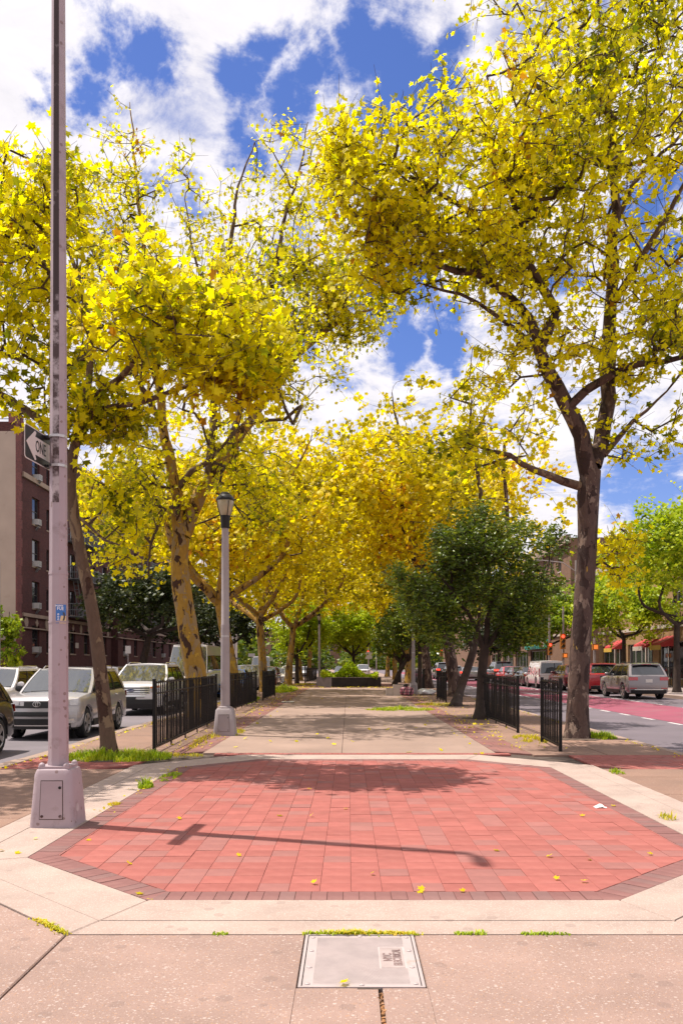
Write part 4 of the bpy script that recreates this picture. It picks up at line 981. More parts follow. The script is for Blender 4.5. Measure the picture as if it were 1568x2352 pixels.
def car(label, cat, x, y, z, face, L_, Wd, Ht, style, pt, group=None, name='parked_car', front=None, rear=None, brake=False, rails=False, plate=True, lowtrim=True, grade=0):
    """front faces -y locally; face=0 towards the camera, 180 away"""
    t = thing(name, label, cat, (x, y, z), R(face), group)
    hw = Wd/2; wr = .355 if style in ('suv',) else (.37 if style == 'van' else .325)
    yf, yr = -L_/2+.195*L_, L_/2-.2*L_
    if style == 'suv':
        hood0, cowl, belt, rearz = .585*Ht, .635*Ht, .635*Ht, .66*Ht; A0, A1, B1, B0 = -.235*L_, -.045*L_, .375*L_, .478*L_; gc = .30
    elif style == 'sedan':
        hood0, cowl, belt, rearz = .50*Ht, .64*Ht, .64*Ht, .68*Ht; A0, A1, B1, B0 = -.215*L_, -.035*L_, .20*L_, .365*L_; gc = .2
    else:
        hood0, cowl, belt, rearz = .44*Ht, .52*Ht, .52*Ht, .52*Ht; A0, A1, B1, B0 = -.36*L_, -.24*L_, .49*L_, .497*L_; gc = .32
    if style == 'van': hood0, cowl = .43*Ht, .50*Ht
    zb0 = gc; cF, cR = .20*Wd/1.85, .09
    def bowf(px): return cF*(abs(px)/hw)**2.6
    def lean(pz): return .16*max(0, pz-.6)+.35*max(0, .42-pz)
    ts = set(np.linspace(0, 1, 27).tolist()+[.012,.03,.97,.988])
    ra = wr+.065
    for yw in (yf, yr):
        for q in np.linspace(-1, 1, 9): ts.add(((yw+q*ra)+L_/2)/L_)
    ts = sorted(q for q in ts if 0 <= q <= 1)
    ztp = ([0,.012,.05,.27,.5,.9,1.0],[hood0-.09,hood0-.04,hood0,cowl,belt,rearz,rearz-.06]) if style != 'sedan' else ([0,.012,.05,.27,.5,.86,.985,1.0],[hood0-.09,hood0-.04,hood0,cowl,belt,rearz,rearz-.02,rearz-.08])
    mb = MB(); mb.cur = 0; rows = []
    for q in ts:
        yy = -L_/2+q*L_; zt = float(np.interp(q, *ztp)); w = hw*(1-.05*max(0,1-q/.05)**2-.05*max(0,(q-.95)/.05)**2)
        zb = zb0
        for yw in (yf, yr):
            if abs(yy-yw) < ra: zb = max(zb, wr*.98+math.sqrt(max(ra*ra-(yy-yw)**2, 0))*.97)
        zb = min(zb, zt-.2)
        zm = max(.36*Ht, zb+.05); sec = [(w*.94,zb),(w*.985,zb+.05),(w*1.0,zm),(w*.992,(zm+zt)/2+.02),(w*.965,zt-.06),(w*.925,zt-.012),(w*.62,zt+.014),(w*.3,zt+.026),(0,zt+.03)]
        row = []
        for s in (1, -1):
            for (px, pz) in (sec if s == 1 else sec[::-1][1:]):
                wf = max(0, 1-q/.16)**1.5; wrr = max(0, 1-(1-q)/.12)**1.5
                y2 = yy+wf*(bowf(px)+lean(pz))-wrr*(cR*(abs(px)/hw)**2.4+(.10 if style != 'van' else .02)*max(0,pz-.7)+.3*max(0,.42-pz))
                row.append((s*px if s == 1 else -px, y2, pz))
        rows.append(mb.add(row))
    m = 17
    for i in range(len(rows)-1):
        for j in range(m-1): mb.face(rows[i]+j, rows[i+1]+j, rows[i+1]+j+1, rows[i]+j+1)
    for rw, fl in ((rows[0], 1), (rows[-1], 0)):              # front and rear faces as strips across
        lv = 9; prev = None
        for k in range(lv):
            a = Vector(mb.v[rw+k]); b_ = Vector(mb.v[rw+m-1-k]); line = [rw+k]
            for u in (.15,.32,.5,.68,.85):
                px = a.x+(b_.x-a.x)*u
                if fl: y2 = -L_/2+bowf(px)+lean(a.z)
                else: y2 = L_/2-(cR*(abs(px)/hw)**2.4+(.10 if style != 'van' else .02)*max(0,a.z-.7)+.3*max(0,.42-a.z))
                line.append(mb.add([(px, y2, a.z)]))
            line.append(rw+m-1-k)
            if k == lv-1: line = [rw+k]*7
            if prev is not None and k < lv-1:
                for u in range(6): mb.face(*((prev[u], line[u], line[u+1], prev[u+1]) if fl else (prev[u+1], line[u+1], line[u], prev[u])))
            prev = line if k < lv-1 else prev
        mb.face(*([prev[u] for u in range(7)]+[rw+8]) if fl else ([prev[u] for u in reversed(range(7))]+[rw+8]))
    body = mb.build('body', pt, t, True)
    mb = MB(); mb.box(-hw+.12, hw-.12, -L_/2+.3, L_/2-.25, gc-.05, .5*Ht); mb.build('underbody', m_trim, t)
    # wheels
    key = (round(wr,3),)
    if key not in WM: WM[key] = wheel_meshes(wr, .225)
    for sx in (-1, 1):
        for yy in (yf, yr):
            w_ = link('wheel', WM[key][0], t, (sx*(hw-.135), yy, wr)); w_.rotation_euler = (random.random()*6, 0, 0); link('rim', WM[key][1], w_)
            mb = MB(); k = 14                                   # arch lining
            a = [(math.cos(math.pi*q/k), math.sin(math.pi*q/k)) for q in range(k+1)]
            b0 = mb.add([(sx*(hw-.02), yy+c*(ra+.01), wr*.98+s_*(ra+.01)) for c, s_ in a]+[(sx*(hw-.3), yy+c*(ra+.01), wr*.98+s_*(ra+.01)) for c, s_ in a])
            for q in range(k): mb.face(b0+q, b0+q+1, b0+q+k+2, b0+q+k+1)
            mb.build('arch_lining', m_trim, t)
    # glasshouse
    wb, wt = hw*.925, hw*(.73 if style != 'van' else .80); zr = Ht-.05
    top = (A1, B1)
    def side(u, v, s, off=0.0):                                # u along, v up
        y0 = A0+(B0-A0)*u; y1 = A1+(B1-A1)*u; zb = float(np.interp((y0+L_/2)/L_, *ztp))-.02
        px = wb+(wt-wb)*v+.03*math.sin(v*math.pi)
        return (s*(px+off), y0+(y1-y0)*v, zb+(zr-zb)*v)
    mb = MB()
    for s in (1, -1): mb.grid(lambda u, v: side(u, v, s, -.012), 10, 4)
    mb.grid(lambda u, v: (side(0,v,1)[0]*(2*u-1)*.985, side(0,v,1)[1]-.10*(1-(2*u-1)**2)*(1-.4*v)+.014, side(0,v,1)[2]), 8, 4)
    mb.grid(lambda u, v: (side(1,v,1)[0]*(2*u-1)*.985, side(1,v,1)[1]+.06*(1-(2*u-1)**2)-.014, side(1,v,1)[2]), 8, 4)
    mb.build('cabin', pt if style == 'van' else m_trim, t, True)
    def pane(nm, fn, nu=8, nv=4, mat=None, par=None):
        mb = MB(); mb.grid(fn, nu, nv); return mb.build(nm, mat or m_carglass, par or t, True)
    vb, vt_ = .05, .93
    pane('windscreen', lambda u, v: (lambda q: (q[0]*(2*u-1)*.95, q[1]-.10*(1-(2*u-1)**2)*(1-.4*v), q[2]+.012))(side(0, vb+(vt_-vb)*v, 1)), mat=m_screen)
    if style != 'van' or rear == 'vanglass':
        pane('rear_window', lambda u, v: (lambda q: (q[0]*(2*u-1)*.9, q[1]+.06*(1-(2*u-1)**2)+.004, q[2]+.01))(side(1, .12+(.86-.12)*v, 1)))
    cuts = {'suv': [(.05,.34),(.37,.64),(.67,.93)], 'sedan': [(.07,.46),(.49,.9)], 'van': [(.02,.2)]}[style]
    if rear == 'busglass': cuts = [(.02,.2),(.23,.46),(.48,.72),(.74,.97)]
    v0, v1 = (.08,.88) if style != 'van' else (.06,.62)
    for s in (1, -1):
        for u0, u1 in cuts: pane('side_window', lambda u, v: side(u0+(u1-u0)*u, v0+(v1-v0)*v, s, .002), 5, 3)
    if style != 'van':
        for s in (1, -1):
            pu = [(0,.05,.0),(.34,.37,0),(.64,.67,0),(.93,1.0,0)] if style == 'suv' else [(0,.07,0),(.46,.49,0),(.9,1.0,0)]
            for i, (u0, u1, _) in enumerate(pu):
                mb = MB(); mb.grid(lambda u, v: side(u0+(u1-u0)*u, v, s, .012), 2, 5); mb.build('pillar', pt if i in (0, len(pu)-1) else m_trim, t, True)
            mb = MB(); mb.grid(lambda u, v: side(u, .88+.14*v, s, .012), 10, 2); mb.build('roof_side', pt, t, True)
        # front / rear pillars seen from the front
        for s in (1, -1):
            mb = MB(); mb.grid(lambda u, v: (lambda q: (s*q[0]*(.945+.075*u), q[1]-.10*(1-(.945+.055*u)**2)*(1-.4*v)+.03*u-.006, q[2]+.014))(side(0, v, 1)), 2, 5); mb.build('pillar', pt, t, True)
            mb = MB(); mb.grid(lambda u, v: (lambda q: (s*q[0]*(.88+.13*u), q[1]+.06*(1-(.88+.12*u)**2)-.02*u+.008, q[2]+.012))(side(1, v, 1)), 2, 5); mb.build('pillar', pt, t, True)
        mb = MB(); mb.grid(lambda u, v: (lambda q: (q[0]*(2*u-1)*.96, q[1]+.06*(1-(2*u-1)**2)+.009, q[2]+.01))(side(1, .0+.13*v, 1)), 8, 1); mb.build('tailgate_sill', pt, t, True)
    def rooff(u, v):
        yy = A1-.02+(B1+(.10 if style == 'suv' else .0)-A1+.02)*v; px = (2*u-1); e = max(abs(2*v-1)-.75, 0)/.25
        return (px*(wt+.02)*(1-.06*e*e), yy-.06*(1-px*px)*(1-v)+.05*(1-px*px)*v, zr+.055-.05*px*px-.035*e*e)
    mb = MB(); mb.grid(rooff, 12, 12); mb.grid(lambda u, v: (lambda q: (q[0], q[1], q[2]-.05))(rooff(u, v)), 12, 12)
    for edge in ((0,None),(1,None),(None,0),(None,1)):
        mb.grid(lambda u, v: (lambda q: (q[0], q[1], q[2]-.05*v))(rooff(edge[0] if edge[0] is not None else u, u if edge[0] is not None else edge[1])), 12, 1)
    mb.build('roof', pt, t, True)
    if rails:
        for s in (1, -1):
            mb = MB(); mb.tube([(s*wt*.93, A1+.15, zr+.02),(s*wt*.93, A1+.3, zr+.075),(s*wt*.93, (A1+B1)/2, zr+.085),(s*wt*.93, B1-.2, zr+.075),(s*wt*.93, B1-.05, zr+.02)], .018, 6); mb.build('roof_rail', m_chrome if rails == 1 else m_trim, t, True)
    # fascia strips
    def fs(nm, x0, x1, z0, z1, mat, off=.012, par=None, z0b=None, z1b=None, n=8):
        z0b = z0 if z0b is None else z0b; z1b = z1 if z1b is None else z1b; mb = MB()
        f = lambda u, v, o: (lambda px, pz: (px, -L_/2+bowf(px)+lean(pz)-o, pz))(x0+(x1-x0)*u, (z0+(z0b-z0)*u)*(1-v)+(z1+(z1b-z1)*u)*v)
        mb.grid(lambda u, v: f(u, v, off), n, 2); mb.grid(lambda u, v: f(u, 1, off-.03*v), n, 1); mb.grid(lambda u, v: f(u, 0, off-.03*v), n, 1)
        mb.grid(lambda u, v: f(0, v, off-.03*u), 1, 2); mb.grid(lambda u, v: f(1, v, off-.03*u), 1, 2)
        return mb.build(nm, mat, par or t)
    def rs(nm, x0, x1, z0, z1, mat, off=.012, par=None, n=6):
        mb = MB()
        f = lambda u, v, o: (lambda px, pz: (px, L_/2-(cR*(abs(px)/hw)**2.4+(.10 if style != 'van' else .02)*max(0,pz-.7)+.3*max(0,.42-pz))+o, pz))(x0+(x1-x0)*u, z0+(z1-z0)*v)
        mb.grid(lambda u, v: f(u, v, off), n, 3); mb.grid(lambda u, v: f(u, 1, off-.03*v), n, 1); mb.grid(lambda u, v: f(u, 0, off-.03*v), n, 1)
        mb.grid(lambda u, v: f(0, v, off-.03*u), 1, 2); mb.grid(lambda u, v: f(1, v, off-.03*u), 1, 2)
        return mb.build(nm, mat, par or t)
    H0 = hood0
    if front == 'dark_grin':                                   # silver crossover: slim upper grille, big black intake
        fs('grille', -.66, .66, H0-.235, H0-.185, m_trim, .012); fs('grille', -.3, .3, H0-.205, H0-.09, m_trim, .014)
        for s in (1,-1): fs('headlight', s*.42, s*.90, H0-.17, H0-.09, m_hl, .018, z0b=H0-.17, z1b=H0-.02)
        fs('lower_intake', -.74, .74, .26, .50, m_trim, .02); fs('upper_intake', -.70, .70, .555, .66, m_trim, .014)
        fs('bumper_blade', -.72, .72, .335, .36, m_chrome, .03)
        for s in (1,-1): fs('fog_lamp', s*.70, s*.82, .40, .50, m_hl, .022)
        em = MB(); 
        for rx, rz, dz in ((.085,.058,0),(.055,.022,.028),(.024,.052,0)):
            em.tube([(rx*math.cos(a), -L_/2+lean(H0-.14)-.03, H0-.145+dz+rz*math.sin(a)) for a in np.linspace(0,6.283,22)], .008, 5, False)
        em.build('emblem', m_chrome, t, True)
    elif front == 'chrome_bars':                               # tall white SUV: wide chrome grille
        fs('grille', -.62, .62, H0-.30, H0-.05, m_chrome, .012)
        for k in range(3): fs('grille_slot', -.60, .60, H0-.275+k*.075, H0-.245+k*.075, m_trim, .018)
        for s in (1,-1):
            fs('headlight', s*.64, s*.92, H0-.25, H0-.06, m_hl, .016, z1b=H0-.02); fs('indicator', s*.64, s*.93, H0-.115, H0-.055, m_ambl, .02, z0b=H0-.09, z1b=H0-.012)
        fs('lower_grille', -.5, .5, H0-.40, H0-.335, m_chrome, .014); fs('grille_slot', -.46, .46, H0-.41, H0-.395, m_trim, .02)
        fs('lower_intake', -.80, .80, .24, .56, m_trim, .02, z1b=.56); fs('plate_mount', -.17, .17, .52, .64, m_trim, .03)
        for s in (1,-1): fs('fog_lamp', s*.74, s*.82, .42, .50, m_chrome, .03)
        em = MB(); em.lathe([(1,0),(1,-.02)], 24, (0,0,0), 'y'); e = em.build('emblem', M('emblem_blue', (.03,.06,.2), .3), t); e.scale = (.115,1,.05); e.location = (0, -L_/2+lean(H0-.17)-.022, H0-.175)
        em = MB(); em.tube([(.118*math.cos(a), -L_/2+lean(H0-.17)-.044, H0-.175+.053*math.sin(a)) for a in np.linspace(0,6.283,24)], .007, 5, False); em.build('emblem_ring', m_chrome, t, True)
        me = text_mesh('Ford', .075, m_chrome, .001, sx=1.0); me.transform(Matrix.Rotation(R(90), 4, 'X')); link('emblem_script', me, t, (0, -L_/2+lean(H0-.17)-.045, H0-.178))
    else:
        fs('grille', -.45, .45, H0-.24, H0-.09, m_trim, .012)
        fs('grille_bar', -.43, .43, H0-.17, H0-.155, m_chrome, .018)
        for s in (1,-1): fs('headlight', s*.5*hw, s*.93*hw, H0-.2, H0-.08, m_hl, .016, z1b=H0-.03)
        fs('lower_intake', -.62, .62, .28, .44, m_trim, .014)
    if lowtrim and style == 'suv':
        for s in (1,-1):
            mb = MB(); mb.box(s*(hw-.05), s*(hw+.004), yf+ra, yr-ra, gc-.03, gc+.13) if s > 0 else mb.box(-(hw+.004), -(hw-.05), yf+ra, yr-ra, gc-.03, gc+.13); mb.build('sill_trim', m_trim, t)
    # rear
    tl = m_taillit if brake else m_tail
    if style == 'suv':
        for s in (1,-1): rs('tail_light', s*.54*hw, s*.97*hw, rearz-.23, rearz-.08, tl, .02)
        rs('rear_bumper_trim', -.86*hw, .86*hw, .28, .44, m_trim, .015); rs('bumper_strip', -.7*hw, .7*hw, .445, .475, m_chrome, .018)
        for s in (1,-1): rs('reflector', s*.6*hw, s*.9*hw, .50, .54, m_tail, .015)
        if plate: rs('plate_recess', -.33, .33, rearz-.36, rearz-.12, m_trim if rear == 'darkplate' else pt, .004); rs('number_plate', -.155, .155, rearz-.33, rearz-.18, m_plate, .014)
        mb = MB(); mb.hexa([(-wt*.92,B1-.05,zr+.0),(wt*.92,B1-.05,zr+.0),(wt*.86,B1+.20,zr-.03),(-wt*.86,B1+.20,zr-.03),(-wt*.92,B1-.05,zr+.035),(wt*.92,B1-.05,zr+.035),(wt*.86,B1+.20,zr-.0),(-wt*.86,B1+.20,zr-.0)]); mb.build('spoiler', pt, t)
        mb = MB(); mb.box(-.22,.22,B1+.202,B1+.208,zr-.026,zr-.006); mb.build('high_brake_light', m_tail, t)
        if rear == 'badge':
            me = text_mesh('KIA', .075, m_chrome, .002, sx=1.5); me.transform(Matrix.Rotation(R(90), 4, 'X')); me.transform(Matrix.Rotation(R(180), 4, 'Z')); link('badge', me, t, (0, L_/2-.06, rearz-.07))
    elif style == 'sedan':
        for s in (1,-1): rs('tail_light', s*.5*hw, s*.96*hw, rearz-.23, rearz-.10, tl, .016)
        rs('number_plate', -.155, .155, .50, .64, m_plate, .014); rs('rear_bumper_trim', -.7*hw, .7*hw, .28, .38, m_trim, .013); rs('trunk_bar', -.45*hw, .45*hw, rearz-.2, rearz-.17, m_chrome, .013)
    else:
        for s in (1,-1): rs('tail_light', s*.86*hw, s*.97*hw, .8, 1.35, tl, .014)
        rs('rear_bumper', -.9*hw, .9*hw, .35, .5, m_trim, .02); rs('number_plate', -.155, .155, .62, .76, m_plate, .014)
    # mirrors, door handles, wipers, door gaps
    mm = m_trim if front == 'dark_grin' else pt
    for s in (1,-1):
        q = side(.075 if style != 'van' else .02, .06, s); mb = MB()
        mb.lathe([(.02,-.07),(.075,-.05),(.085,.0),(.07,.05),(.03,.075)], 10, (0,0,0), 'y'); mi = mb.build('mirror', mm, t, True); mi.location = (q[0]+s*.13, q[1]+.04, q[2]+.07); mi.scale = (1.35,.9,.95)
        mb = MB(); mb.box(min(q[0],q[0]+s*.08),max(q[0],q[0]+s*.08),q[1]+.02,q[1]+.08,q[2]+.02,q[2]+.05); mb.build('mirror_stalk', mm, t)
        for yy in ((.05*L_, .235*L_) if style != 'van' else (-.16*L_,)):
            zz = .575*Ht if style != 'van' else .46*Ht; mb = MB(); mb.tube([(s*(hw*.985), yy-.09, zz),(s*(hw+.022), yy-.06, zz),(s*(hw+.022), yy+.06, zz),(s*(hw*.985), yy+.09, zz)], .014, 6); mb.build('door_handle', m_chrome if style == 'suv' else pt, t)
    if face == 0:
        for x0 in (-.55, .08):
            q = side(0, .03, 1); mb = MB(); mb.tube([(x0, q[1]-.09, q[2]+.035),(x0+.5, q[1]-.085, q[2]+.06)], .009, 5); mb.build('wiper', m_trim, t)
    return t

white = paint('white', (.74,.70,.69)); silver = paint('silver', (.47,.44,.43), .3); black = paint('black', (.012,.011,.012)); grey = paint('grey', (.23,.20,.20), .4)
red = paint('red', (.42,.012,.02)); wine = paint('wine', (.11,.012,.02)); charcoal = paint('charcoal', (.045,.036,.038), .3); blue = paint('blue', (.03,.10,.30)); pearl = paint('pearl', (.66,.6,.58), .1)
GL_, GR_ = 'cars on the road left of the path', 'cars on the road right of the path'
car('black car at the left picture edge with only its tail and rear wheel in view', 'car', -7.68, 15.35, ZL, 0, 4.5, 1.82, 1.55, 'suv', black, GL_, 'car', rear='darkplate')
car('silver crossover with round emblem and black lower grille behind the tall post', 'car', -7.12, 21.9, ZL, 0, 4.6, 1.84, 1.68, 'suv', silver, GL_, 'car', 'dark_grin', rails=1)
car('white SUV with wide chrome grille and oval blue emblem before the first left fence', 'car', -7.38, 31.6, ZL, 0, 5.0, 1.98, 1.79, 'suv', white, GL_, 'car', 'chrome_bars', rails=1)
car('white car with pointed nose parked at far left behind the silver crossover', 'car', -11.1, 27.3, ZL, 0, 4.6, 1.84, 1.66, 'suv', white, GL_, 'car', rails=1)
car('pale pearl car cut by the left picture edge', 'car', -10.3, 21.4, ZL, 180, 4.6, 1.84, 1.5, 'sedan', pearl, GL_, 'car')
car('grey car seen between the thin tree and the white SUV', 'car', -10.7, 37.5, ZL, 0, 4.6, 1.84, 1.66, 'suv', grey, GL_, 'car')
def van(label, x, y, z, face, L_, Wd, Ht, pt, group, rear=None, front=None):
    return car(label, 'van', x, y, z, face, L_, Wd, Ht, 'van', pt, group, 'van', front, rear)
van('tall white passenger van behind the stout mottled trunk', -7.75, 43.5, ZL, 0, 6.2, 2.05, 2.75, white, GL_, 'busglass')
car('blue car half hidden behind the near lamp post', 'car', -6.35, 47, ZL, 0, 4.5, 1.8, 1.5, 'sedan', blue, GL_, 'car')
car('grey SUV behind the second left fence', 'car', -6.6, 56.5, ZL, 0, 4.7, 1.85, 1.72, 'suv', grey, GL_, 'car')
car('wine red car behind the third left fence', 'car', -6.1, 64, ZL, 0, 4.6, 1.85, 1.6, 'suv', wine, GL_, 'car')
van('distant white van past the left fences', -9.0, 90, ZL, 0, 6.0, 2.05, 2.6, white, GL_, 'busglass')
car('white sedan with black lower grille turning before the distant white van', 'car', -6.6, 79, ZL, 0, 4.8, 1.84, 1.45, 'sedan', white, GL_, 'car')
car('white sedan behind the dark trunk of the round green tree', 'car', -6.0, 88, ZL, 0, 4.6, 1.84, 1.62, 'suv', pearl, GL_, 'car')
car('white SUV beyond the planter at the far crossing', 'car', 2.0, 118, ZL, 0, 4.7, 1.9, 1.75, 'suv', white, GL_, 'car')
car('dark green car beside the white SUV at the far crossing', 'car', -1.0, 116, ZL, 0, 4.6, 1.84, 1.5, 'sedan', charcoal, GL_, 'car')
car('white car far behind the left end of the planter', 'car', -5.6, 108, ZL, 0, 4.6, 1.84, 1.5, 'sedan', white, GL_, 'car')
car('brownish grey SUV parked at the right, seen from behind', 'car', 13.8, 41.8, ZR, 180, 4.78, 1.89, 1.69, 'suv', grey, GR_, 'parked_car', rear='badge', rails=2)
car('bright red SUV parked in front of the grey SUV, beside the thick trunk', 'car', 13.95, 48.9, ZR, 180, 4.86, 1.9, 1.7, 'suv', red, GR_, 'parked_car', rear='darkplate')
gv = van('white cargo van with pink scribbles on its side', 13.5, 59.3, ZR, 180, 4.6, 1.78, 1.88, white, GR_, 'vanglass')
m_scrib = M('pink_scribble', (.62,.3,.33), .6)
for k in range(11):
    mb = MB(); x = .902; y0 = -1.2+k*.28; pts = [(x+.004, y0+.18*math.sin(q*1.9+k)+.05*q, 1.0+.25*mnoise.noise((q*.9,k,0))+.16*(k%3)) for q in range(8)]
    mb.tube(pts, .02, 4); mb.build('graffiti', m_scrib, gv)
car('dark purple car right behind the white cargo van', 'car', 14.0, 54.2, ZR, 180, 4.6, 1.85, 1.62, 'suv', wine, GR_, 'parked_car')
car('black sedan with silver wheels left of the white cargo van', 'car', 13.6, 64.5, ZR, 180, 4.7, 1.84, 1.46, 'sedan', charcoal, GR_, 'parked_car')
car('dark plum sedan parked ahead of the black sedan', 'car', 13.8, 69.6, ZR, 180, 4.8, 1.84, 1.46, 'sedan', wine, GR_, 'parked_car')
car('red sedan parked ahead of the plum sedan', 'car', 14.0, 74.7, ZR, 180, 4.6, 1.82, 1.45, 'sedan', red, GR_, 'parked_car')
car('dark SUV with a lit tail light ahead of the red sedan', 'car', 14.2, 80.5, ZR, 180, 4.9, 1.95, 1.9, 'suv', charcoal, GR_, 'parked_car', brake=True)
car('silver coupe with glowing red tail lights between the dark trunks', 'car', 12.3, 87, ZR, 180, 4.8, 1.9, 1.4, 'sedan', silver, GR_, 'car', brake=True)
car('silver hatchback with glowing brake lights beside the pale flaring trunk', 'car', 10.4, 86, ZR, 180, 4.3, 1.8, 1.5, 'suv', silver, GR_, 'car', brake=True)
car('black SUV ahead of the silver hatchback', 'car', 10.3, 94, ZR, 180, 4.8, 1.9, 1.85, 'suv', charcoal, GR_, 'car', brake=True)
# ------------------------------------------------------------------ iron fences
pp = MB(); pp.box(-.026,.026,-.026,.026,-.02,1.215); pp.box(-.029,.029,-.029,.029,1.215,1.228); pp_me = pp.mesh('post', m_fence)
ps = MB(); ps.box(-.02,.02,-.012,.012,-.02,1.19); ps_me = ps.mesh('stanchion', m_fence)
GF = 'black iron fence panels along the path'
def fence(a, b_, label, every=1.35, pitch=.112, endposts=(1, 1), hz=1.0):
    a, b_ = Vector(a), Vector(b_); d = b_-a; Ln = d.length; ang = math.atan2(d.y, d.x)
    t = thing('iron_fence', label, 'fence', (a.x, a.y, 0), ang, GF)
    n = round(Ln/pitch)
    for i in range(1, n): 
        o = link('picket', pk_me, t, (i*Ln/n, 0, 0)); o.scale = (1,1,random.uniform(.996,1.008)); o.rotation_euler = (random.gauss(0,.006), random.gauss(0,.004), 0)
    m = max(1, round(Ln/every))
    for i in range(m+1):
        if i in (0, m): link('post', pp_me, t, (i*Ln/m, 0, 0))
        else: link('post', ps_me, t, (i*Ln/m, 0, 0))
    for z, h in ((1.165,.012), (.985,.011), (.105,.012)):
        r = MB(); r.box(.02, Ln-.02, -.016, .016, z-h, z+h); r.build('rail', m_fence, t)
    return t
fence((-3.21,14.2,0), (-3.33,21.6,0), 'black iron fence panel at the left nearest the signpost, before the near lamp post')
fence((-3.62,26.2,0), (-3.56,33.2,0), 'black iron fence panel just right of the near lamp post')
fence((-3.47,34.9,0), (-3.4,39.6,0), 'third black iron fence panel on the left, ending at the grass bed')
fence((-3.35,68.5,0), (-2.9,78.5,0), 'far black iron fence panel between the green tree and the planter', pitch=.2)
fence((-2.7,83,0), (-2.6,91,0), 'farthest left black iron fence panel behind the planter', pitch=.25)
fence((3.565,14.45,0), (3.66,16.25,0), 'short black iron fence panel before the thick right trunk')
fence((3.63,18.4,0), (3.68,24.2,0), 'black iron fence panel beside the dark bushy tree')
fence((3.70,32.6,0), (3.72,36.0,0), 'narrow black iron fence panel beside the leaning dark tree')
fence((4.2,47.5,0), (4.05,53.5,0), 'black iron fence panel behind the plastic bag and second lamp', pitch=.15)
# bare wooden stake by the far green tree
mb = MB(); mb.box(-.05,.05,-.05,.05,0,1.45); o = mb.build('wooden_stake', m_barkdark, loc=(-3.35,66.5,0)); tag(o, 'dark wooden stake standing beside the round green tree left of the planter', 'stake')

# ------------------------------------------------------------------ lamp posts
def lamp(name, label, loc, group):
    t = thing(name, label, 'street lamp', loc, 0, group)
    def sq(w0, w1, z0, z1, r=.05, k=None):
        mb = MB(); rings = []
        for w, z in ((w0,z0),(w0,z0+.04),(w1+.005,z1-.035),(w1-.02,z1)):
            ring = []
            for sx, sy, a0 in ((1,1,0),(-1,1,90),(-1,-1,180),(1,-1,270)):
                for a in (0, 30, 60, 90):
                    ring.append((sx*(w-r)+r*math.cos(R(a0+a)), sy*(w-r)+r*math.sin(R(a0+a)), z))
            rings.append(mb.add(ring))
        n = 16
        for i in range(3):
            for q in range(n): mb.face(rings[i]+q, rings[i]+(q+1)%n, rings[i+1]+(q+1)%n, rings[i+1]+q)
        mb.face(*[rings[3]+q for q in range(n)]); return mb
    bs = sq(.225, .175, 0, .56).build('base', m_lamp, t, True)
    mb = MB(); mb.hexa([(-.115,-.226,.09),(.115,-.226,.09),(.115,-.2,.09),(-.115,-.2,.09),(-.105,-.195,.43),(.105,-.195,.43),(.105,-.17,.43),(-.105,-.17,.43)]); ap = mb.build('access_panel', m_lamp, bs)
    mb = MB(); mb.hexa([(-.121,-.2235,.083),(.121,-.2235,.083),(.121,-.2,.083),(-.121,-.2,.083),(-.111,-.192,.437),(.111,-.192,.437),(.111,-.17,.437),(-.111,-.17,.437)]); mb.build('panel_gap', m_joint, bs)
    for x, z, y in ((-.09,.12,-.226),(.09,.12,-.226),(.085,.37,-.204)):
        mb = MB(); mb.lathe([(.009,0),(.009,-.006),(.001,-.008)], 8, (x, y, z), 'y'); mb.build('bolt', m_black, bs)
    mb = MB(); mb.lathe([(.15,.555),(.15,.585),(.105,.6)], 20); mb.build('collar', m_lamp, t, True)
    mb = MB(); mb.lathe([(.098,.59),(.092,1.7),(.089,2.28),(.0885,2.30),(.084,2.31),(.072,4.33)], 20); mb.build('pole', m_lamp, t, True)
    mb = MB(); mb.lathe([(.0915,2.045),(.0915,2.07)], 20); mb.build('band', m_steel, t, True)
    mb = MB(); mb.grid(lambda u, v: (-.03+ .045*math.cos(u*6.283)*v, -.0985-.004*(v<1), 1.03+.095*math.sin(u*6.283)*v), 16, 2); mb.build('hand_hole_cover', m_lamp, t)
    mb = MB(); mb.lathe([(.085,4.30),(.09,4.33),(.105,4.52),(.11,4.56)], 20); mb.build('holder', m_black, t, True)
    mb = MB(); mb.lathe([(.10,4.565),(.125,4.62),(.165,4.75),(.178,4.86),(.168,4.90)], 24); gl = mb.build('globe', m_globe, t, True)
    for a in (30, 120, 210, 300):
        mb = MB(); c, s = math.cos(R(a)), math.sin(R(a)); mb.tube([(c*r, s*r, z) for r, z in ((.107,4.56),(.13,4.62),(.17,4.75),(.183,4.86))], .009, 5); mb.build('rib', m_black, t)
    mb = MB(); mb.lathe([(.19,4.875),(.195,4.895),(.18,4.93),(.13,4.99),(.10,5.005),(.095,5.03),(.06,5.05),(.01,5.055)], 24); mb.build('cap', m_black, t, True)
    return t
GLP = 'pedestrian lamp posts beside the path'
l1 = lamp('street_lamp', 'nearest grey lamp post with black cap and frosted globe, left of the path', (-2.56,17.85,0), GLP)
for lb, loc in (('grey lamp post right of the path beside the plaid bag', (3.18,42.2,0)), ('grey lamp post hidden by the left end of the planter', (-2.05,60.5,0)), ('distant grey lamp post right of the planter', (5.0,92,0)), ('most distant grey lamp post among the far right trunks', (3.9,120,0))):
    c = copy_tree(l1); c.location = loc; c['label'] = lb

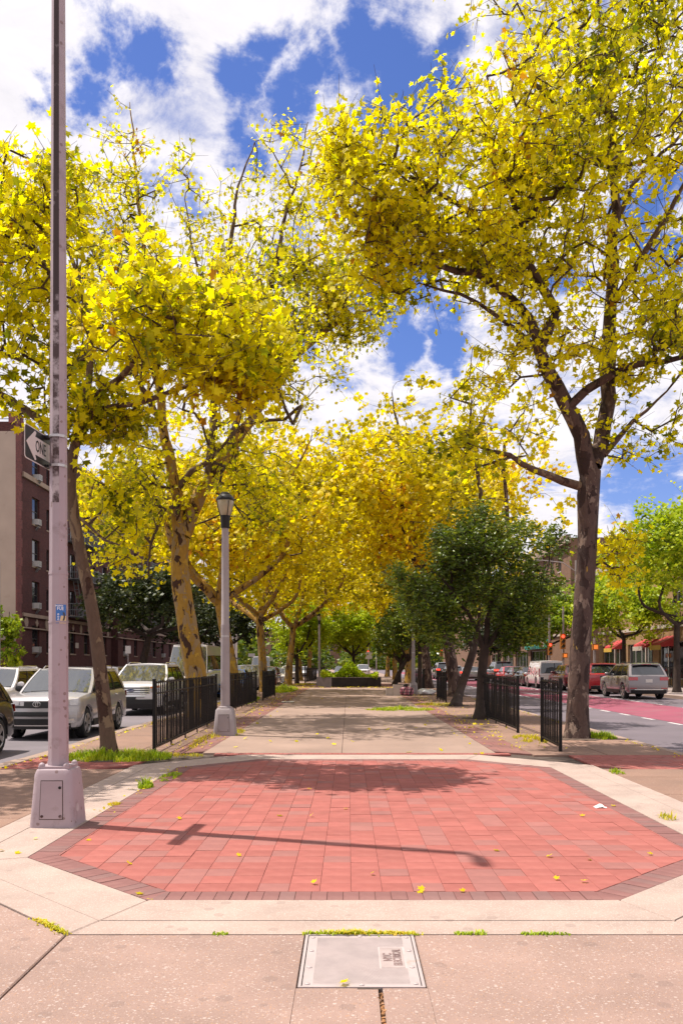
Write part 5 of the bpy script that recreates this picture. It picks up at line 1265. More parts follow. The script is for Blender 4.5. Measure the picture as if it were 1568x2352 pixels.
# ------------------------------------------------------------------ tall octagonal post with sign and sticker
PX, PY = -2.667, 7.9
t = thing('light_pole', 'tall grey octagonal street light pole on a box base, near left', 'street light', (PX, PY, 0))
mb = MB()
def rsq(mb, w, z, r, n=4, ox=0):
    ring = []
    for sx, sy, a0 in ((1,1,0),(-1,1,90),(-1,-1,180),(1,-1,270)):
        for a in np.linspace(0, 90, n): ring.append((ox+sx*(w-r)+r*math.cos(R(a0+a)), sy*(w-r)+r*math.sin(R(a0+a)), z))
    return mb.add(ring)
prof = [(.202,0,.04),(.200,.05,.045),(.172,.475,.05),(.158,.515,.05),(.135,.525,.04)]
rg = [rsq(mb, w, z, r) for w, z, r in prof]
for i in range(len(rg)-1):
    for q in range(16): mb.face(rg[i]+q, rg[i]+(q+1)%16, rg[i+1]+(q+1)%16, rg[i+1]+q)
mb.face(*[rg[-1]+q for q in range(16)]); bs = mb.build('base', m_pole, t, True)
def fpan(w0, w1, z0, z1, y0, y1, th):
    return [(-w0,y0,z0),(w0,y0,z0),(w0,y0+th,z0),(-w0,y0+th,z0),(-w1,y1,z1),(w1,y1,z1),(w1,y1+th,z1),(-w1,y1+th,z1)]
fy = lambda z: -.200+(z-.05)*.028/.425
mb = MB(); mb.hexa(fpan(.108,.1,.075,.425,fy(.075)-.0015,fy(.425)-.0015,.01)); mb.build('panel_gap', m_joint, bs)
mb = MB(); mb.hexa(fpan(.102,.094,.082,.418,fy(.082)-.006,fy(.418)-.006,.01)); mb.build('access_panel', m_pole, bs)
for x, z in ((-.082,.105),(.082,.105),(.074,.36)):
    mb = MB(); mb.lathe([(.013,0),(.013,-.005),(.008,-.006),(.008,-.003),(.001,-.003)], 10, (x, fy(z)-.006, z), 'y'); mb.build('bolt', m_rust if z < .2 else m_black, bs)
mb = MB(); mb.box(-.138,.138,-.138,.138,.523,.545); mb.build('flange', m_pole, t)
for x in (-.112,.112):
    for y in (-.112,.112):
        mb = MB(); mb.lathe([(.028,.545),(.028,.56),(.015,.575),(.001,.58)], 8, (x, y, 0)); mb.build('nut', m_pole, t, True)
TOP = 8.75
def rr(z): return .088-(.088-.055)*(z-.545)/(TOP-.545)
for z0, z1, nm, e in ((.545,2.33,'pole',.0025),(2.33,TOP,'pole',0)):
    mb = MB(); mb.lathe([(rr(z)+e, z) for z in np.linspace(z0, z1, 8)], 8); mb.build(nm, m_pole, t)
mb = MB()                                                 # rust-stained paint left on the camera-side faces higher up
a0, a1 = R(-112.5), R(-67.5)
for z0, z1, ms in ((2.95,4.7,0),(4.7,TOP,1)):
    n = 24; b0 = mb.add([((rr(z)/1+.0012)*math.cos(a), (rr(z)+.0012)*math.sin(a), z) for z in np.linspace(z0,z1,n) for a in (a0,a1)])
    mb.cur = ms
    for i in range(n-1): mb.face(b0+2*i, b0+2*i+1, b0+2*i+3, b0+2*i+2)
m_streak = M('peeling_rust', (.42,.35,.355), .7, var=.15, scale=4, stain=((.045,.02,.018),5.5,.42,.54,.95))
m_streak2 = M('heavy_rust', (.42,.35,.355), .7, var=.15, scale=4, stain=((.03,.013,.012),3.6,.27,.40,.98))
mb.build('rusted_face', [m_streak, m_streak2], t)
for z in (2.305, 1.86):
    mb = MB(); mb.lathe([(rr(z)+.006, z-.009),(rr(z)+.006, z+.009)], 8); mb.build('band', m_pole, t)
mb = MB(); mb.tube([(0,0,TOP-.05),(.0,0,TOP+.06),(.02,-.05,TOP+.12),(.06,-.18,TOP+.1)], [.05,.05,.035,.03], 8); mb.build('lamp_arm', m_lamp, t, True)
mb = MB(); mb.lathe([(.03,-.16),(.06,-.1),(.065,.1),(.03,.22)], 12, (.07,-.30,TOP+.09), 'y'); mb.build('lamp_head', m_lamp, t, True)
# sticker wrapped over two faces of the post
zc = EYE+(1526-1411)*PY/F; wst, hst = .098, .172
th0 = R(-74)
def stick(u, v, off=0.0):
    ap = (rr(zc)+.0025)*math.cos(R(22.5))+.0015+off
    s = u                                                  # along the surface from the left edge, metres
    fl = 2*ap*math.tan(R(22.5)); a_c = R(-45)             # the face turned to the right
    s0 = -fl/2-.030
    q = s0+s
    def on(face_ang, loc): return (ap*math.cos(face_ang)-loc*math.sin(face_ang), ap*math.sin(face_ang)+loc*math.cos(face_ang))
    if q < -fl/2: x, y = on(R(-90), fl+q)
    elif q > fl/2: x, y = on(R(0), q-fl)
    else: x, y = on(a_c, q)
    return (x, y, zc+v)
mb = MB(); mb.grid(lambda u, v: stick(u*wst, (v-.5)*hst), 20, 2); st = mb.build('sticker', m_blue, t); st['label'] = 'blue sticker with white lettering'
m_white = M('white_ink', (.75,.75,.78), .5, var=.03); m_cream = M('cream_ink', (.62,.47,.25), .5, var=.1)
for txt, sz, u0, v0, sxx in (('ENCIENDE', .017, .030, .074, .95), ('FUE', .040, .042, .048, .95)):
    me = text_mesh(txt, sz, m_white, 0, sx=sxx, bold=.0006)
    for v in me.vertices: v.co = stick(v.co.x+u0, v.co.y+v0, .0008)
    link('lettering', me, st)
for k in range(3):
    mb = MB(); mb.grid(lambda u, v: stick(.022+(.006+.003*v)*math.cos(u*6.283), -.004-k*.023+(.006+.003*v)*math.sin(u*6.283), .0008), 14, 1); mb.build('icon', m_white, st)
    mb = MB(); mb.grid(lambda u, v: stick(.022+.0035*v*math.cos(u*6.283), -.004-k*.023+.0035*v*math.sin(u*6.283), .0008), 8, 1); mb.build('icon', m_white, st)
mb = MB(); mb.grid(lambda u, v: stick(.048+.05*u+.018*(1-v)*(1-u)*-1, -.086+.07*v, .0008), 8, 4); mb.build('figure', m_cream, st)
mb = MB(); mb.grid(lambda u, v: stick(.062+.018*u+.01*math.sin(v*3), -.06+.075*v, .0012), 6, 6); mb.build('figure', M('dark_ink', (.05,.05,.06), .6), st)
# one-way sign, edge on, banded to the far-left side of the post
zs = EYE+(1526-1038)*PY/F
s = thing('one_way_sign', 'black ONE WAY sign with white arrow, banded to the tall post', 'sign', (PX-.117, PY+.02, zs), R(90)+R(-4))
# local: x along the road (away), y to the left; face towards -y (the path)
mb = MB(); hw, hh = .457, .152
pts = []
for sx, sz, a0 in ((1,1,0),(-1,1,90),(-1,-1,180),(1,-1,270)):
    for a in (0,30,60,90): pts.append((sx*(hw-.03)+.03*math.cos(R(a0+a)), sz*(hh-.03)+.03*math.sin(R(a0+a))))
def plate(pts, y0, y1, m, name, par):
    mb = MB(); n = len(pts); a = mb.add([(p[0], y0, p[1]) for p in pts]); b0 = mb.add([(p[0], y1, p[1]) for p in pts])
    mb.face(*range(a, a+n)); mb.face(*reversed(range(b0, b0+n)))
    for i in range(n): mb.face(a+i, b0+i, b0+(i+1)%n, a+(i+1)%n)
    return mb.build(name, m, par)
pn = plate(pts, -.0015, .0015, m_signwhite, 'panel', s)
plate([(x*.978, z*.935) for x, z in pts], -.003, -.0012, m_signblack, 'black_field', s)
# arrow pointing towards the camera end (-x)
arrow = [(-.43,0),(-.255,.132),(-.225,.12),(-.25,.08),(.42,.08),(.42,-.08),(-.25,-.08),(-.225,-.12),(-.255,-.132)]
plate(arrow, -.0042, -.0026, m_signwhite, 'arrow', s)
for txt, x in (('ONE', -.135), ('WAY', .2)):
    me = text_mesh(txt, .15, m_signblack, .0008, sx=.70, bold=.0012); me.transform(Matrix.Rotation(R(90), 4, 'X')); link('lettering', me, s, (x, -.0052, -.002))
for z in (.135, -.135):
    mb = MB(); mb.lathe([(rr(zs)+.004, z-.012),(rr(zs)+.004, z+.012)], 8, (-.02,-.117,0)); mb.build('band', m_steel, s)
    mb = MB(); mb.box(-.05,.03,-.05,-.002,z-.012,z+.012); mb.build('bracket', m_black, s)

# ------------------------------------------------------------------ planter
m_conc = M('planter_concrete', (.3,.24,.22), .85, var=.25, scale=2, stain=((.06,.045,.04),2.0,.5,.7,.7), bump=.2, bscale=50)
m_conc_shade = M('planter_shaded_concrete', (.035,.028,.026), .85, var=.4, scale=3, bump=.2, bscale=50)  # darker copy of the concrete: shade painted on the front walls
pt = thing('planter', 'low octagonal concrete planter full of bright plants in the middle of the path', 'planter', (.06, 58.1, 0))
po = octagon(0, 2.1, -2.4, 2.4, .95, .95); pi_ = offset_poly(po, -.18)
names = [0]*8
for i in range(8):
    j = (i+1) % 8; q = [po[i], po[j], pi_[j], pi_[i]]
    q = offset_poly(q, -.006)
    mb = MB(); mb.prism(q, -.02, .60, .02); o = mb.build('wall_panel', m_conc_shade if i in (0, 1) else m_conc, pt)
    mb = MB(); q2 = offset_poly([po[i], po[j], pi_[j], pi_[i]], .015); mb.prism(q2, .601, .63, .008); mb.build('coping', m_conc, pt)
mb = MB(); mb.prism(pi_, -.02, .52); mb.build('soil', m_joint, pt)
pl = np.array([(random.uniform(-1.85,1.85), random.uniform(-2.1,2.1)) for _ in range(2300)])
N = 5200
xy = RNG.uniform(-1, 1, (N,2))*np.array((1.85,2.1))
hz = .25+.62*np.exp(-((xy[:,0]+.1)/.65)**2)+.18*np.sin(xy[:,0]*3.1+1)+.12*np.cos(xy[:,1]*4)
zz = .55+np.maximum(hz,.15)*RNG.random(N)**.6
scatter_leaves('planting', np.column_stack([xy, zz]), QL, .15, m_leaf_l, pt)
mb = MB()
for k in range(60):
    x, y = random.uniform(-1.6,1.6), random.uniform(-1.9,1.9); h = .3+.6*math.exp(-((x+.1)/.65)**2); mb.tube([(x,y,.5),(x+random.gauss(0,.1),y,.5+h*.7)], .008, 4)
mb.build('stems', m_twig, pt, kind='stuff')

# ------------------------------------------------------------------ left-out belongings by the second lamp
m_box = M('beige_plastic', (.52,.43,.36), .6, var=.12, scale=4)
bx = thing('appliance_box', 'beige stepped plastic appliance lying beside the plaid bag', 'appliance', (2.15, 40.6, 0))
mb = MB(); mb.box(-.05,.42,-.25,.25,.0,.52); mb.build('housing', m_box, bx)
mb = MB(); mb.box(-.38,-.052,-.22,.22,0,.36); mb.build('front_unit', m_box, bx)
mb = MB(); mb.box(-.388,-.3805,-.18,.18,.05,.31); mb.build('face_panel', m_signwhite, bx)
mb = MB(); mb.box(-.0,.38,-.21,.21,.521,.545); mb.build('lid', m_black, bx)
m_plaid = bpy.data.materials.new('plaid_cloth'); m_plaid.use_nodes = True
t_ = m_plaid.node_tree; tc_ = nd(t_, 'ShaderNodeTexCoord'); sp_ = nd(t_, 'ShaderNodeSeparateXYZ'); t_.links.new(tc_.outputs['Object'], sp_.inputs[0])
def stripes(o, s, w): return mth(t_, 'LESS_THAN', mth(t_, 'FRACT', mth(t_, 'MULTIPLY', o, s)), w)
c1 = nd(t_, 'ShaderNodeMix', data_type='RGBA'); c1.inputs[6].default_value = (.5,.12,.17,1); c1.inputs[7].default_value = (.62,.5,.5,1); t_.links.new(stripes(sp_.outputs[0], 9, .4), c1.inputs[0])
c2 = nd(t_, 'ShaderNodeMix', data_type='RGBA'); t_.links.new(c1.outputs[2], c2.inputs[6]); c2.inputs[7].default_value = (.07,.03,.04,1); t_.links.new(stripes(sp_.outputs[2], 7, .22), c2.inputs[0])
c3 = nd(t_, 'ShaderNodeMix', data_type='RGBA'); t_.links.new(c2.outputs[2], c3.inputs[6]); c3.inputs[7].default_value = (.10,.03,.05,1); t_.links.new(stripes(sp_.outputs[0], 4.5, .16), c3.inputs[0])
t_.links.new(c3.outputs[2], t_.nodes['Principled BSDF'].inputs['Base Color'])
def lump(nm, m, par, rx, ry, rz, seed, loc, pw=.6, amp=.12, k=18):
    mb = MB()
    def f(u, v):
        a = u*2*math.pi; e = (v-.5)*math.pi
        sg = lambda c, p: math.copysign(abs(c)**p, c)
        x, y, z = rx*sg(math.cos(a),pw)*sg(math.cos(e),pw), ry*sg(math.sin(a),pw)*sg(math.cos(e),pw), rz*(sg(math.sin(e),pw)+1)
        q = 1+amp*mnoise.noise((x*4+seed, y*4, z*6)); return (x*q, y*q, max(z*q, 0))
    mb.grid(f, k, k//2+2); return mb.build(nm, m, par, True, loc=loc)
bg = thing('duffel_bag', 'pink plaid bag with black straps leaning on the second lamp base', 'bag', (2.72, 40.5, 0))
lump('bag_body', m_plaid, bg, .37, .24, .21, 3, (0,0,0))
lump('top_bundle', m_black, bg, .2, .16, .07, 8, (-.16,0,.41), amp=.5)
for x in (-.2,.14):
    mb = MB(); mb.tube([(x,-.255,.02),(x+.06,-.262,.2),(x+.15,-.25,.36),(x+.15,0,.44)], .018, 5); mb.build('strap', m_black, bg)
m_film = M('clear_plastic', (.72,.72,.74), .25, var=.15, scale=6)
o = lump('plastic_bag', m_film, None, .42, .3, .14, 5, (3.78,41.3,0), pw=.8, amp=.35, k=30); tag(o, 'crumpled white plastic bag on the ground right of the second lamp', 'plastic bag')
# crumpled paper on the plaza's right edge
m_paper = M('white_paper', (.8,.76,.75), .7, var=.05)
mb = MB(); gp = G(1378,1855)
mb.grid(lambda u, v: (gp.x-.06+.125*u*(1-.25*abs(v-.5)), gp.y-.05+.1*v, .004+.045*math.sin(min(1,u*1.15)*math.pi)*(1-(2*v-1)**2*.7)*(.5+u*.5)+.008*mnoise.noise((u*6,v*6,2))), 12, 10)
tag(mb.build('crumpled_paper', m_paper, None, False), 'white crumpled paper scrap on the right edge of the paver plaza', 'litter')
# scraps on the far left of the path
for (x, y, lb) in ((-2.35,33.4,'flattened grey scrap beside the path under the second left fence'), (-2.9,20.2,'pale plastic scrap under the first left fence near the lamp post')):
    mb = MB(); mb.grid(lambda u, v: (x+(u-.5)*.45, y+(v-.5)*.5, .008+.05*abs(mnoise.noise((u*4+x,v*4,1)))), 8, 8); tag(mb.build('flattened_scrap', m_film, None), lb, 'litter')
# fallen leaves
me_fl = np_mesh('fallen_leaf', SL[0]*np.array((1,1,-1.0)), SL[1], m_leaf_far)
spots = [(712,1813),(788,1858),(712,1876),(197,1930),(543,1968),(848,2010),(714,2033),(1270,2022),(1340,2025),(975,2047),(1070,2050),(960,2047),(1137,1956),(1500,1965),(1405,1853),(1255,1970),(1350,1973),(1337,1877),(330,2052),(348,2064),(640,1876),(420,1882),(300,1988),(775,2262)]
spots += [(random.uniform(450,1150), random.uniform(1600,1735)) for _ in range(26)]+[(random.uniform(880,1240), random.uniform(1640,1745)) for _ in range(12)]+[(random.uniform(0,120), random.uniform(1790,1990)) for _ in range(5)]
for i, (x, y) in enumerate(spots):
    p = G(x, y); o = link('fallen_leaf', me_fl, None, (p.x, p.y, .012 if y < 2200 else .016), (random.gauss(0,.25), random.gauss(0,.25), random.uniform(0,6.28)))
    s_ = random.uniform(.05,.085) if y > 1740 else random.uniform(.09,.16); o.scale = (s_, s_, s_*.8); 
    lb = ('yellow leaf fallen on the cast metal cover' if y > 2200 else 'fallen yellow leaf on the pale apron' if (x < 260 and y < 2000) else 'fallen yellow leaf on the red pavers of the plaza' if y > 1745 else 'fallen yellow leaf on the right half of the concrete path' if x > 795 else 'fallen yellow leaf on the left half of the concrete path')
    tag(o, lb, 'leaf', 'fallen yellow leaves on the paving')
# ------------------------------------------------------------------ trees
GP = 'plane trees lining both sides of the path'
# thin leaning plane at the left, right behind the tall post
tree('plane_tree', 'thin plane tree leaning left beside the tall octagonal post', 'tree',
 [L([(252,1742,13.53),(243,1650,13.5),(230,1530,13.45),(212,1400,13.4),(190,1290,13.35),(171,1190,13.3),(163,1120,13.25),(168,1050,13.2),(186,965,13.0),(205,870,12.8),(206,760,12.9),(175,620,13.1),(120,480,13.4),(95,380,13.5)],[.122,.112,.105,.1,.095,.088,.082,.08,.072,.055,.042,.032,.022,.010]),
  L([(166,1065,13.2),(120,995,13.3),(60,942,13.4),(0,905,13.5),(-90,840,13.6),(-220,740,12.9),(-330,640,12.2),(-430,560,11.4)],[.075,.07,.06,.052,.045,.038,.03,.015]),
  L([(190,950,13.0),(280,860,12.6),(390,770,12.2),(510,690,11.9),(600,640,11.7)],[.06,.05,.042,.03,.012]),
  L([(188,960,13.0),(320,925,12.7),(450,890,12.3),(590,850,12.0),(640,850,11.9)],[.045,.04,.03,.02,.01]),
  L([(170,1180,13.3),(240,1240,13.1),(290,1260,13.0)],[.03,.02,.008])],
 [blob(430,770,12.1,240,165,1.3,3.2), blob(90,640,13.4,170,190,1.6,2.2), blob(60,860,13.5,160,100,1.5,1.2), blob(220,950,12.8,150,70,1.0,1.0),
  blob(560,850,11.8,110,75,.8,.9), blob(280,650,12.6,150,120,1.2,1.2), blob(30,470,13.6,120,100,1.2,.7), blob(265,1210,13.0,60,110,.6,.6), blob(150,430,13.4,60,110,.8,.35), blob(-160,700,14,160,260,2,1.2), blob(-400,560,11.2,230,190,1.7,2.6), blob(-300,420,12.6,150,150,1.4,1.0)],
 1250, 12, SL, .170, (m_leaf_y, m_bark, m_twig), seed=3, group=GP, spread=.31, hero=300, gap=.2, twig_r=.0058)
# stout mottled plane behind the first left fence
tree('plane_tree', 'stout plane tree with mottled yellow trunk behind the first left fence', 'tree',
 [L([(462,1650,24),(452,1570,24),(436,1470,24),(420,1370,24),(412,1290,24),(416,1235,24)],[.36,.31,.28,.262,.25,.24]),
  L([(416,1240,24),(408,1150,23.8),(392,1060,23.6),(375,985,23.5),(365,900,23.4),(350,780,23.5),(335,620,23.6),(318,450,23.8),(306,330,24),(300,235,24)],[.2,.17,.145,.13,.11,.09,.07,.045,.028,.012]),
  L([(420,1230,24),(440,1170,24),(475,1110,24.1),(525,1040,24.3),(575,965,24.5),(620,900,24.8),(690,810,25),(780,740,25.2),(880,700,25.4)],[.24,.22,.19,.17,.14,.12,.09,.06,.03]),
  L([(478,1105,24.1),(486,1010,24.2),(495,900,24.3),(505,780,24.4),(520,650,24.5),(533,520,24.6),(548,430,24.6),(585,330,24.7)],[.13,.12,.10,.09,.075,.055,.035,.015]),
  L([(530,1030,24.3),(565,880,24.6),(600,740,24.9),(630,620,25),(660,480,25),(690,380,25.1),(705,280,25.1)],[.11,.095,.08,.065,.045,.03,.012]),
  L([(405,1130,23.8),(440,1080,23.5),(480,1060,23.2),(530,1000,23)],[.1,.08,.06,.03]),
  L([(375,980,23.5),(300,830,23.3),(240,650,23.2),(190,520,23.2),(150,400,23.3)],[.09,.075,.055,.04,.015]),
  L([(500,840,24.3),(470,680,24.6),(440,560,24.8),(425,440,25)],[.06,.045,.03,.012])],
 [blob(300,470,23.8,75,230,1.5,.9), blob(660,480,25,110,200,1.8,1.5), blob(470,820,22.8,330,180,4.2,3.4), blob(780,700,25.2,150,95,1.8,2.0), blob(720,560,24.8,110,110,1.5,1.0), blob(420,690,20,260,130,2.2,1.8), blob(330,1130,23.6,140,120,2.2,1.5),
  blob(560,1130,24,130,130,2.5,1.3), blob(520,560,24.5,110,170,1.8,.55), blob(210,520,23.3,150,140,2,1.2), blob(70,560,23.5,150,200,2.2,1.2), blob(640,660,25,150,130,2.2,1.5), blob(300,1260,23.6,90,70,1.5,.6), blob(430,430,24.8,60,120,1,.25)],
 1750, 12, SL, .165, (m_leaf_y, m_bark_y, m_twig), seed=5, group=GP, spread=.4, hero=300, gap=.24, twig_r=.007, limb_from=3)
# the big plane at the right
tree('plane_tree', 'tallest plane tree, thick grey trunk rising behind the short right fence panel', 'tree',
 [L([(1324,1698,17.1),(1326,1600,17.1),(1331,1500,17.1),(1338,1400,17.1),(1345,1300,17.1),(1349,1210,17.1),(1349,1140,17.1),(1356,1080,17.1)],[.225,.205,.195,.188,.188,.2,.215,.205]),
  L([(1352,1090,17.1),(1332,1000,16.9),(1296,920,16.7),(1262,860,16.5),(1243,800,16.4),(1262,755,16.3),(1276,715,16.2),(1240,650,16),(1205,600,15.9),(1180,480,15.8),(1160,340,15.8),(1130,210,15.8)],[.19,.16,.145,.135,.12,.11,.10,.085,.07,.055,.035,.012]),
  L([(1243,795,16.4),(1210,735,16.2),(1160,675,16),(1090,630,15.7),(1010,612,15.5),(930,600,15.3),(850,570,15.2)],[.1,.09,.08,.07,.05,.035,.015]),
  L([(1240,815,16.4),(1180,750,16.2),(1100,695,16),(1020,665,15.8),(960,650,15.7)],[.05,.045,.035,.025,.012]),
  L([(1362,1070,17.1),(1388,980,17.2),(1398,880,17.3),(1400,760,17.3),(1405,640,17.2),(1412,480,17.1),(1405,320,17),(1392,160,16.9),(1375,20,16.8),(1370,-80,16.8)],[.17,.155,.145,.13,.115,.09,.07,.05,.03,.02]),
  L([(1305,935,16.7),(1345,895,16.5),(1400,862,16.3),(1470,840,16),(1570,820,15.8),(1680,790,15.6)],[.09,.085,.075,.06,.045,.025]),
  L([(1335,1118,17.1),(1290,1105,16.9),(1225,1078,16.6),(1165,1050,16.3),(1090,1020,16)],[.09,.08,.065,.045,.02]),
  L([(1385,1045,17.1),(1420,1010,17.2),(1455,965,17.3),(1530,900,17.5)],[.07,.055,.04,.02]),
  L([(1402,700,17.3),(1470,600,17),(1530,500,16.8),(1590,380,16.6)],[.08,.065,.05,.03]),
  L([(1410,520,17.1),(1460,420,17.3),(1540,330,17.5),(1620,250,17.6)],[.06,.05,.035,.02]),
  L([(1205,600,15.9),(1110,520,15.4),(1010,440,15),(900,370,14.9),(800,300,14.9)],[.06,.05,.04,.028,.012]),
  L([(1330,1330,17.1),(1400,1270,17.3),(1440,1220,17.4)],[.03,.02,.01])],
 [blob(1130,370,15.3,220,210,2.0,3.2), blob(1400,120,16.5,230,200,2.2,2.6), blob(900,420,14.9,170,150,1.3,2.0), blob(990,595,15.4,260,80,1.6,2.6), blob(840,500,14.9,110,100,1.2,.9), blob(1320,560,16.5,270,210,2.4,3.0),
  blob(1480,950,17,140,110,1.6,.8), blob(1160,950,16.2,140,130,1.3,.9), blob(1620,500,17,180,380,2.6,2.4), blob(1340,330,16,260,170,2.4,2.2), blob(1240,800,16,200,110,1.6,.6), blob(1500,780,16.3,150,120,1.6,1.1), blob(1425,1250,17.3,70,90,.8,.3), blob(1080,1010,16,120,80,1.2,.6),
  blob(1280,-60,16.5,260,120,2.4,1.3), blob(790,350,14.8,75,90,.8,.5)],
 2300, 12, SL, .158, (m_leaf_y, m_bark_g, m_twig), seed=9, group=GP, spread=.34, hero=300, gap=.22, twig_r=.0062, limb_from=6)

# planes further down the path
def far_plane(X, Y, h, r, seed, label, lean=0.0, tr=.26, nc=430, nl=34, leaf=QL, ls=.21, fork=4.2, mats=None, low=4.4, spr=.55, jit=.3, cat='tree', name='plane_tree', group=GP, gap=.22, leafup=.75):
    rnd = random.Random(seed); z0 = 0.0
    tops = []
    tr_pts = [Vector((X,Y,0)), Vector((X+lean*.3,Y,fork*.35)), Vector((X+lean*.7,Y+.05,fork*.7)), Vector((X+lean,Y,fork))]
    limbs = [(tr_pts, [tr, tr*.88, tr*.8, tr*.75])]
    nb = 5
    for i in range(nb):
        a = i*2*math.pi/nb+rnd.uniform(-.4,.4); rr = r*rnd.uniform(.45,.8); zt = h*rnd.uniform(.7,.95)
        e = Vector((X+lean+rr*math.cos(a), Y+rr*math.sin(a), zt)); s = tr_pts[-1]+Vector((0,0,-rnd.uniform(0,.5)))
        mid = s.lerp(e, .45)+Vector((math.cos(a)*.25*rr, math.sin(a)*.25*rr, -.08*h)); q = s.lerp(e,.75)+Vector((rnd.gauss(0,jit),rnd.gauss(0,jit),0))
        limbs.append(([s, mid, q, e], [tr*.55, tr*.38, tr*.24, .02]))
    c = Vector((X+lean, Y, (h+low)/2)); hz = (h-low)/2
    blobs = [((c.x,c.y,c.z), (r,r,hz), 2)]
    for i in range(5):
        a = rnd.uniform(0,6.28); blobs.append(((c.x+.55*r*math.cos(a), c.y+.55*r*math.sin(a), c.z+hz*rnd.uniform(-.5,.4)), (r*.55,r*.55,hz*.5), 1))
    return tree(name, label, cat, limbs, blobs, nc, nl, leaf, ls, mats or (m_leaf_far, m_bark_y, m_twig), seed, group, spread=spr, gap=gap, k_trunk=10, leafup=leafup)
far_plane(-4.55, 35, 12.2, 5.8, 21, 'mottled plane tree behind the second left fence', lean=-.75, tr=.27, nc=1000, nl=15)
far_plane(-4.5, 46, 13.5, 6.0, 22, 'slimmer plane tree with a fork beyond the second left fence', lean=-.3, tr=.25, nc=900, nl=15)
far_plane(4.95, 39.7, 15.2, 5.9, 23, 'plane tree with pale flaring trunk right of the leaning dark tree', lean=-.6, tr=.31, mats=(m_leaf_far, m_bark_g, m_twig), nc=1100, nl=15)
far_plane(4.9, 53, 15.5, 6.0, 24, 'plane tree whose trunk stands behind the far right fence by the plastic bag', lean=-.3, tr=.31, mats=(m_leaf_far, m_bark_g, m_twig), nc=900, nl=15)
p = far_plane(-4.3, 61, 14.5, 6.2, 25, 'far plane tree past the left fences above the planter', lean=.4, tr=.28, nc=800, nl=16)
far_labels = ['far plane tree right of the planter, behind the second right lamp', 'plane tree far down the left kerb beyond the planter', 'plane tree far down the right kerb beyond the planter', 'last plane tree on the left before the crossing', 'last plane tree on the right before the crossing']
for lb, (x, y, rz) in zip(far_labels, ((4.7, 68, 1.3), (-4.4, 78, 2.2), (4.6, 84, 3.9), (-4.4, 96, 5.0), (4.6, 102, .6))):
    c = copy_tree(p); c.location = (x, y, 0); c.rotation_euler = (0, 0, rz); c['label'] = lb
# dark cherries on the right of the path
GC = 'small dark leaved trees on the right of the path'
mc = (m_leaf_c, m_barkdark, m_barkdark)
tree('cherry_tree', 'dark bushy tree with black trunk at the left end of the right fence', 'tree',
 [([G(1103,1652),P(1104,1600,23.4),P(1107,1540,23.4),P(1112,1490,23.4)],[.17,.135,.13,.13]),
  L([(1112,1500,23.4),(1085,1430,23.2),(1040,1360,23),(990,1310,22.8)],[.08,.06,.04,.015]), L([(1112,1495,23.4),(1125,1400,23.3),(1120,1300,23),(1100,1220,22.8)],[.09,.07,.045,.015]), L([(1112,1490,23.4),(1160,1430,23.5),(1210,1370,23.6),(1250,1330,23.8)],[.08,.06,.04,.015])],
 [blob(1120,1330,23.3,120,95,1.6,2.2), blob(1000,1360,22.9,80,70,1.2,.9), blob(1225,1330,23.6,70,75,1.2,.9), blob(1140,1235,23,90,55,1.3,.8), blob(1050,1260,22.6,70,60,1.2,.7), blob(1140,1440,23.3,90,55,1.0,.8), blob(1040,1440,23,60,50,.9,.4), blob(940,1330,22.6,45,50,.9,.35), blob(1260,1255,23.6,40,45,.8,.25), blob(1200,1420,23.6,60,50,.9,.4), blob(1085,1190,23,35,30,.6,.15)],
 620, 34, LL, .125, mc, seed=31, group=GC, spread=.36, gap=.24, leafup=.55)
tree('cherry_tree', 'dark tree with trunk slanting to the right, beside the pale plane trunk', 'tree',
 [([G(1046,1622),P(1056,1585,30.8),P(1070,1545,30.8),P(1086,1495,30.8),P(1096,1450,30.8)],[.19,.15,.14,.13,.1]),
  L([(1086,1495,30.8),(1060,1430,31),(1030,1380,31)],[.08,.05,.02]), L([(1096,1450,30.8),(1100,1390,30.6),(1080,1330,30.5)],[.07,.05,.02])],
 [blob(1040,1390,30.8,90,70,1.7,2), blob(980,1400,30.6,60,60,1.3,1), blob(1110,1370,30.8,70,80,1.3,1)],
 340, 30, LL, .14, mc, seed=32, group=GC, spread=.42, gap=.2, leafup=.55)
def cherry(X, Y, h, r, low, seed, label, lean=0, mats=mc, nc=240, nl=42, ls=.14, leaf=LL, tr=.17, group=GC, name='cherry_tree'):
    return far_plane(X, Y, h, r, seed, label, lean=lean, tr=tr, nc=nc, nl=nl, leaf=leaf, ls=ls, fork=low+.2, mats=mats, low=low, spr=.5, jit=.15, name=name, group=group, gap=.08, leafup=.6)
mg = (m_leaf_g, m_barkdark, m_barkdark)
GG = 'small green trees down the path'
cherry(-3.95, 65.8, 6.6, 2.7, 2.0, 33, 'round green tree on a dark trunk left of the planter', mats=(m_leaf_l, m_barkdark, m_barkdark), nc=300, ls=.2, leaf=TL, group=GG)
cherry(.45, 76, 6.8, 3.2, 2.4, 34, 'pale green tree rising right behind the planter', mats=(m_leaf_l, m_barkdark, m_barkdark), nc=320, ls=.22, leaf=TL, group=GG)
cherry(4.1, 70, 6.2, 2.3, 1.7, 35, 'dark tree with a crooked twin trunk right of the planter', lean=.2, ls=.2, leaf=TL)
cherry(3.2, 60, 5.6, 2.0, 2.0, 36, 'dark tree leaning right directly beside the planter', lean=1.0, ls=.2, leaf=TL)
cherry(3.9, 47, 5.4, 1.7, 2.6, 37, 'dark tree behind the second right lamp post', ls=.17, leaf=TL, tr=.13)
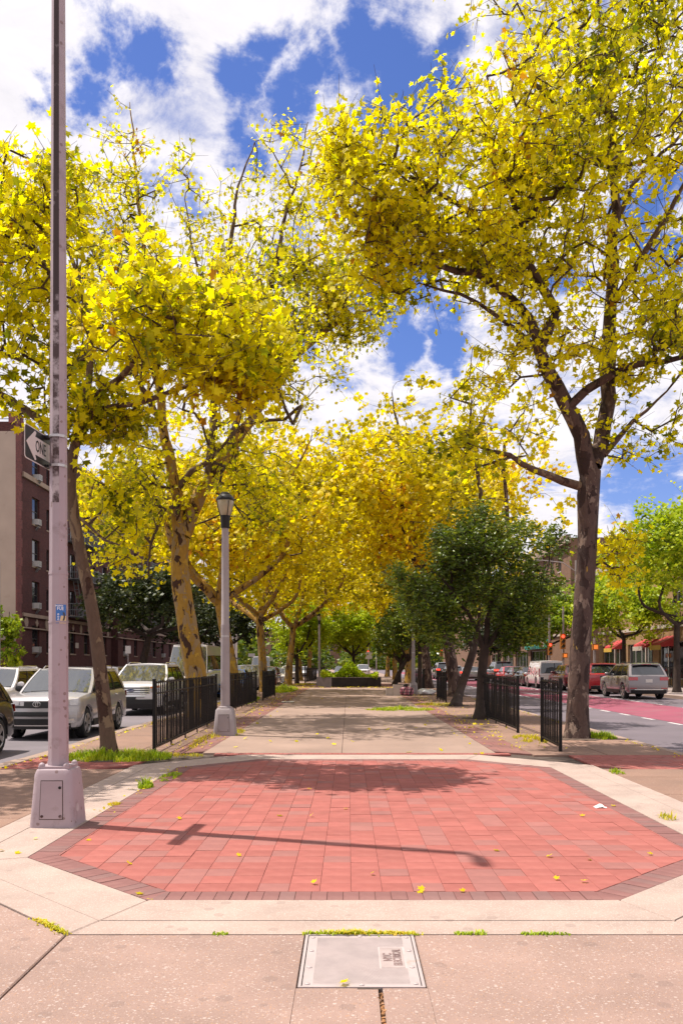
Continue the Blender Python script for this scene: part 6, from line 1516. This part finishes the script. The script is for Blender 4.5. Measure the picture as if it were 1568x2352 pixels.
# street trees outside the median
GS = 'street trees on the outer sidewalks'
ml = (m_leaf_l, m_barkdark, m_barkdark); md = (m_leaf_d, m_barkdark, m_barkdark)
far_plane(17.4, 45.5, 10.4, 4.2, 41, 'lime green street tree at the right edge behind the grey SUV', tr=.2, nc=420, nl=40, leaf=TL, ls=.22, fork=4.0, mats=ml, low=3.6, name='street_tree', group=GS, spr=.7)
far_plane(18.6, 58, 7.6, 3.4, 42, 'smaller lime green street tree before the red awnings', tr=.16, nc=300, nl=38, leaf=TL, ls=.22, fork=3.4, mats=ml, low=2.6, name='street_tree', group=GS, spr=.65)
far_plane(17.2, 74, 9, 4, 43, 'lime street tree further up the right sidewalk', tr=.18, nc=300, nl=38, leaf=TL, ls=.26, fork=3.4, mats=(m_leaf_g, m_barkdark, m_barkdark), low=3.0, name='street_tree', group=GS)
far_plane(16.8, 96, 8.5, 4.4, 44, 'dark street tree by the green shop front on the right', tr=.2, nc=300, nl=36, leaf=TL, ls=.3, fork=3.2, mats=md, low=2.4, name='street_tree', group=GS)
far_plane(-15.6, 64, 9.0, 5.2, 45, 'dark street tree with black trunk before the brick building', lean=.8, tr=.32, nc=330, nl=38, leaf=TL, ls=.28, fork=4.0, mats=md, low=3.9, name='street_tree', group=GS)
far_plane(-15.2, 80, 9.5, 5.2, 46, 'second dark street tree behind the white camper van', tr=.3, nc=330, nl=38, leaf=TL, ls=.3, fork=3.8, mats=md, low=3.4, name='street_tree', group=GS)
far_plane(-14.6, 100, 10, 5.4, 47, 'dark street tree at the far left before the pale building', tr=.3, nc=300, nl=36, leaf=TL, ls=.34, fork=3.6, mats=md, low=3.0, name='street_tree', group=GS)
# thin creeper against the pale wall at the far left
tree('vine', 'leafy climbing plant against the pale wall at the left edge', 'plant',
 [([Vector((-22.9,57.5,0)),Vector((-22.9,57.6,2)),Vector((-22.8,57.6,3.6)),Vector((-22.7,57.5,5.0))],[.05,.04,.03,.02])],
 [((-22.6,57.3,3.9),(.7,.5,.9),1.5), ((-23.3,57.3,4.6),(.35,.4,1.0),.6), ((-22.8,57.3,2.0),(1.0,.5,1.2),1)], 60, 30, SL, .3, (m_leaf_g, m_barkdark, m_barkdark), seed=51, spread=.4)
# planter bed is built with the planter
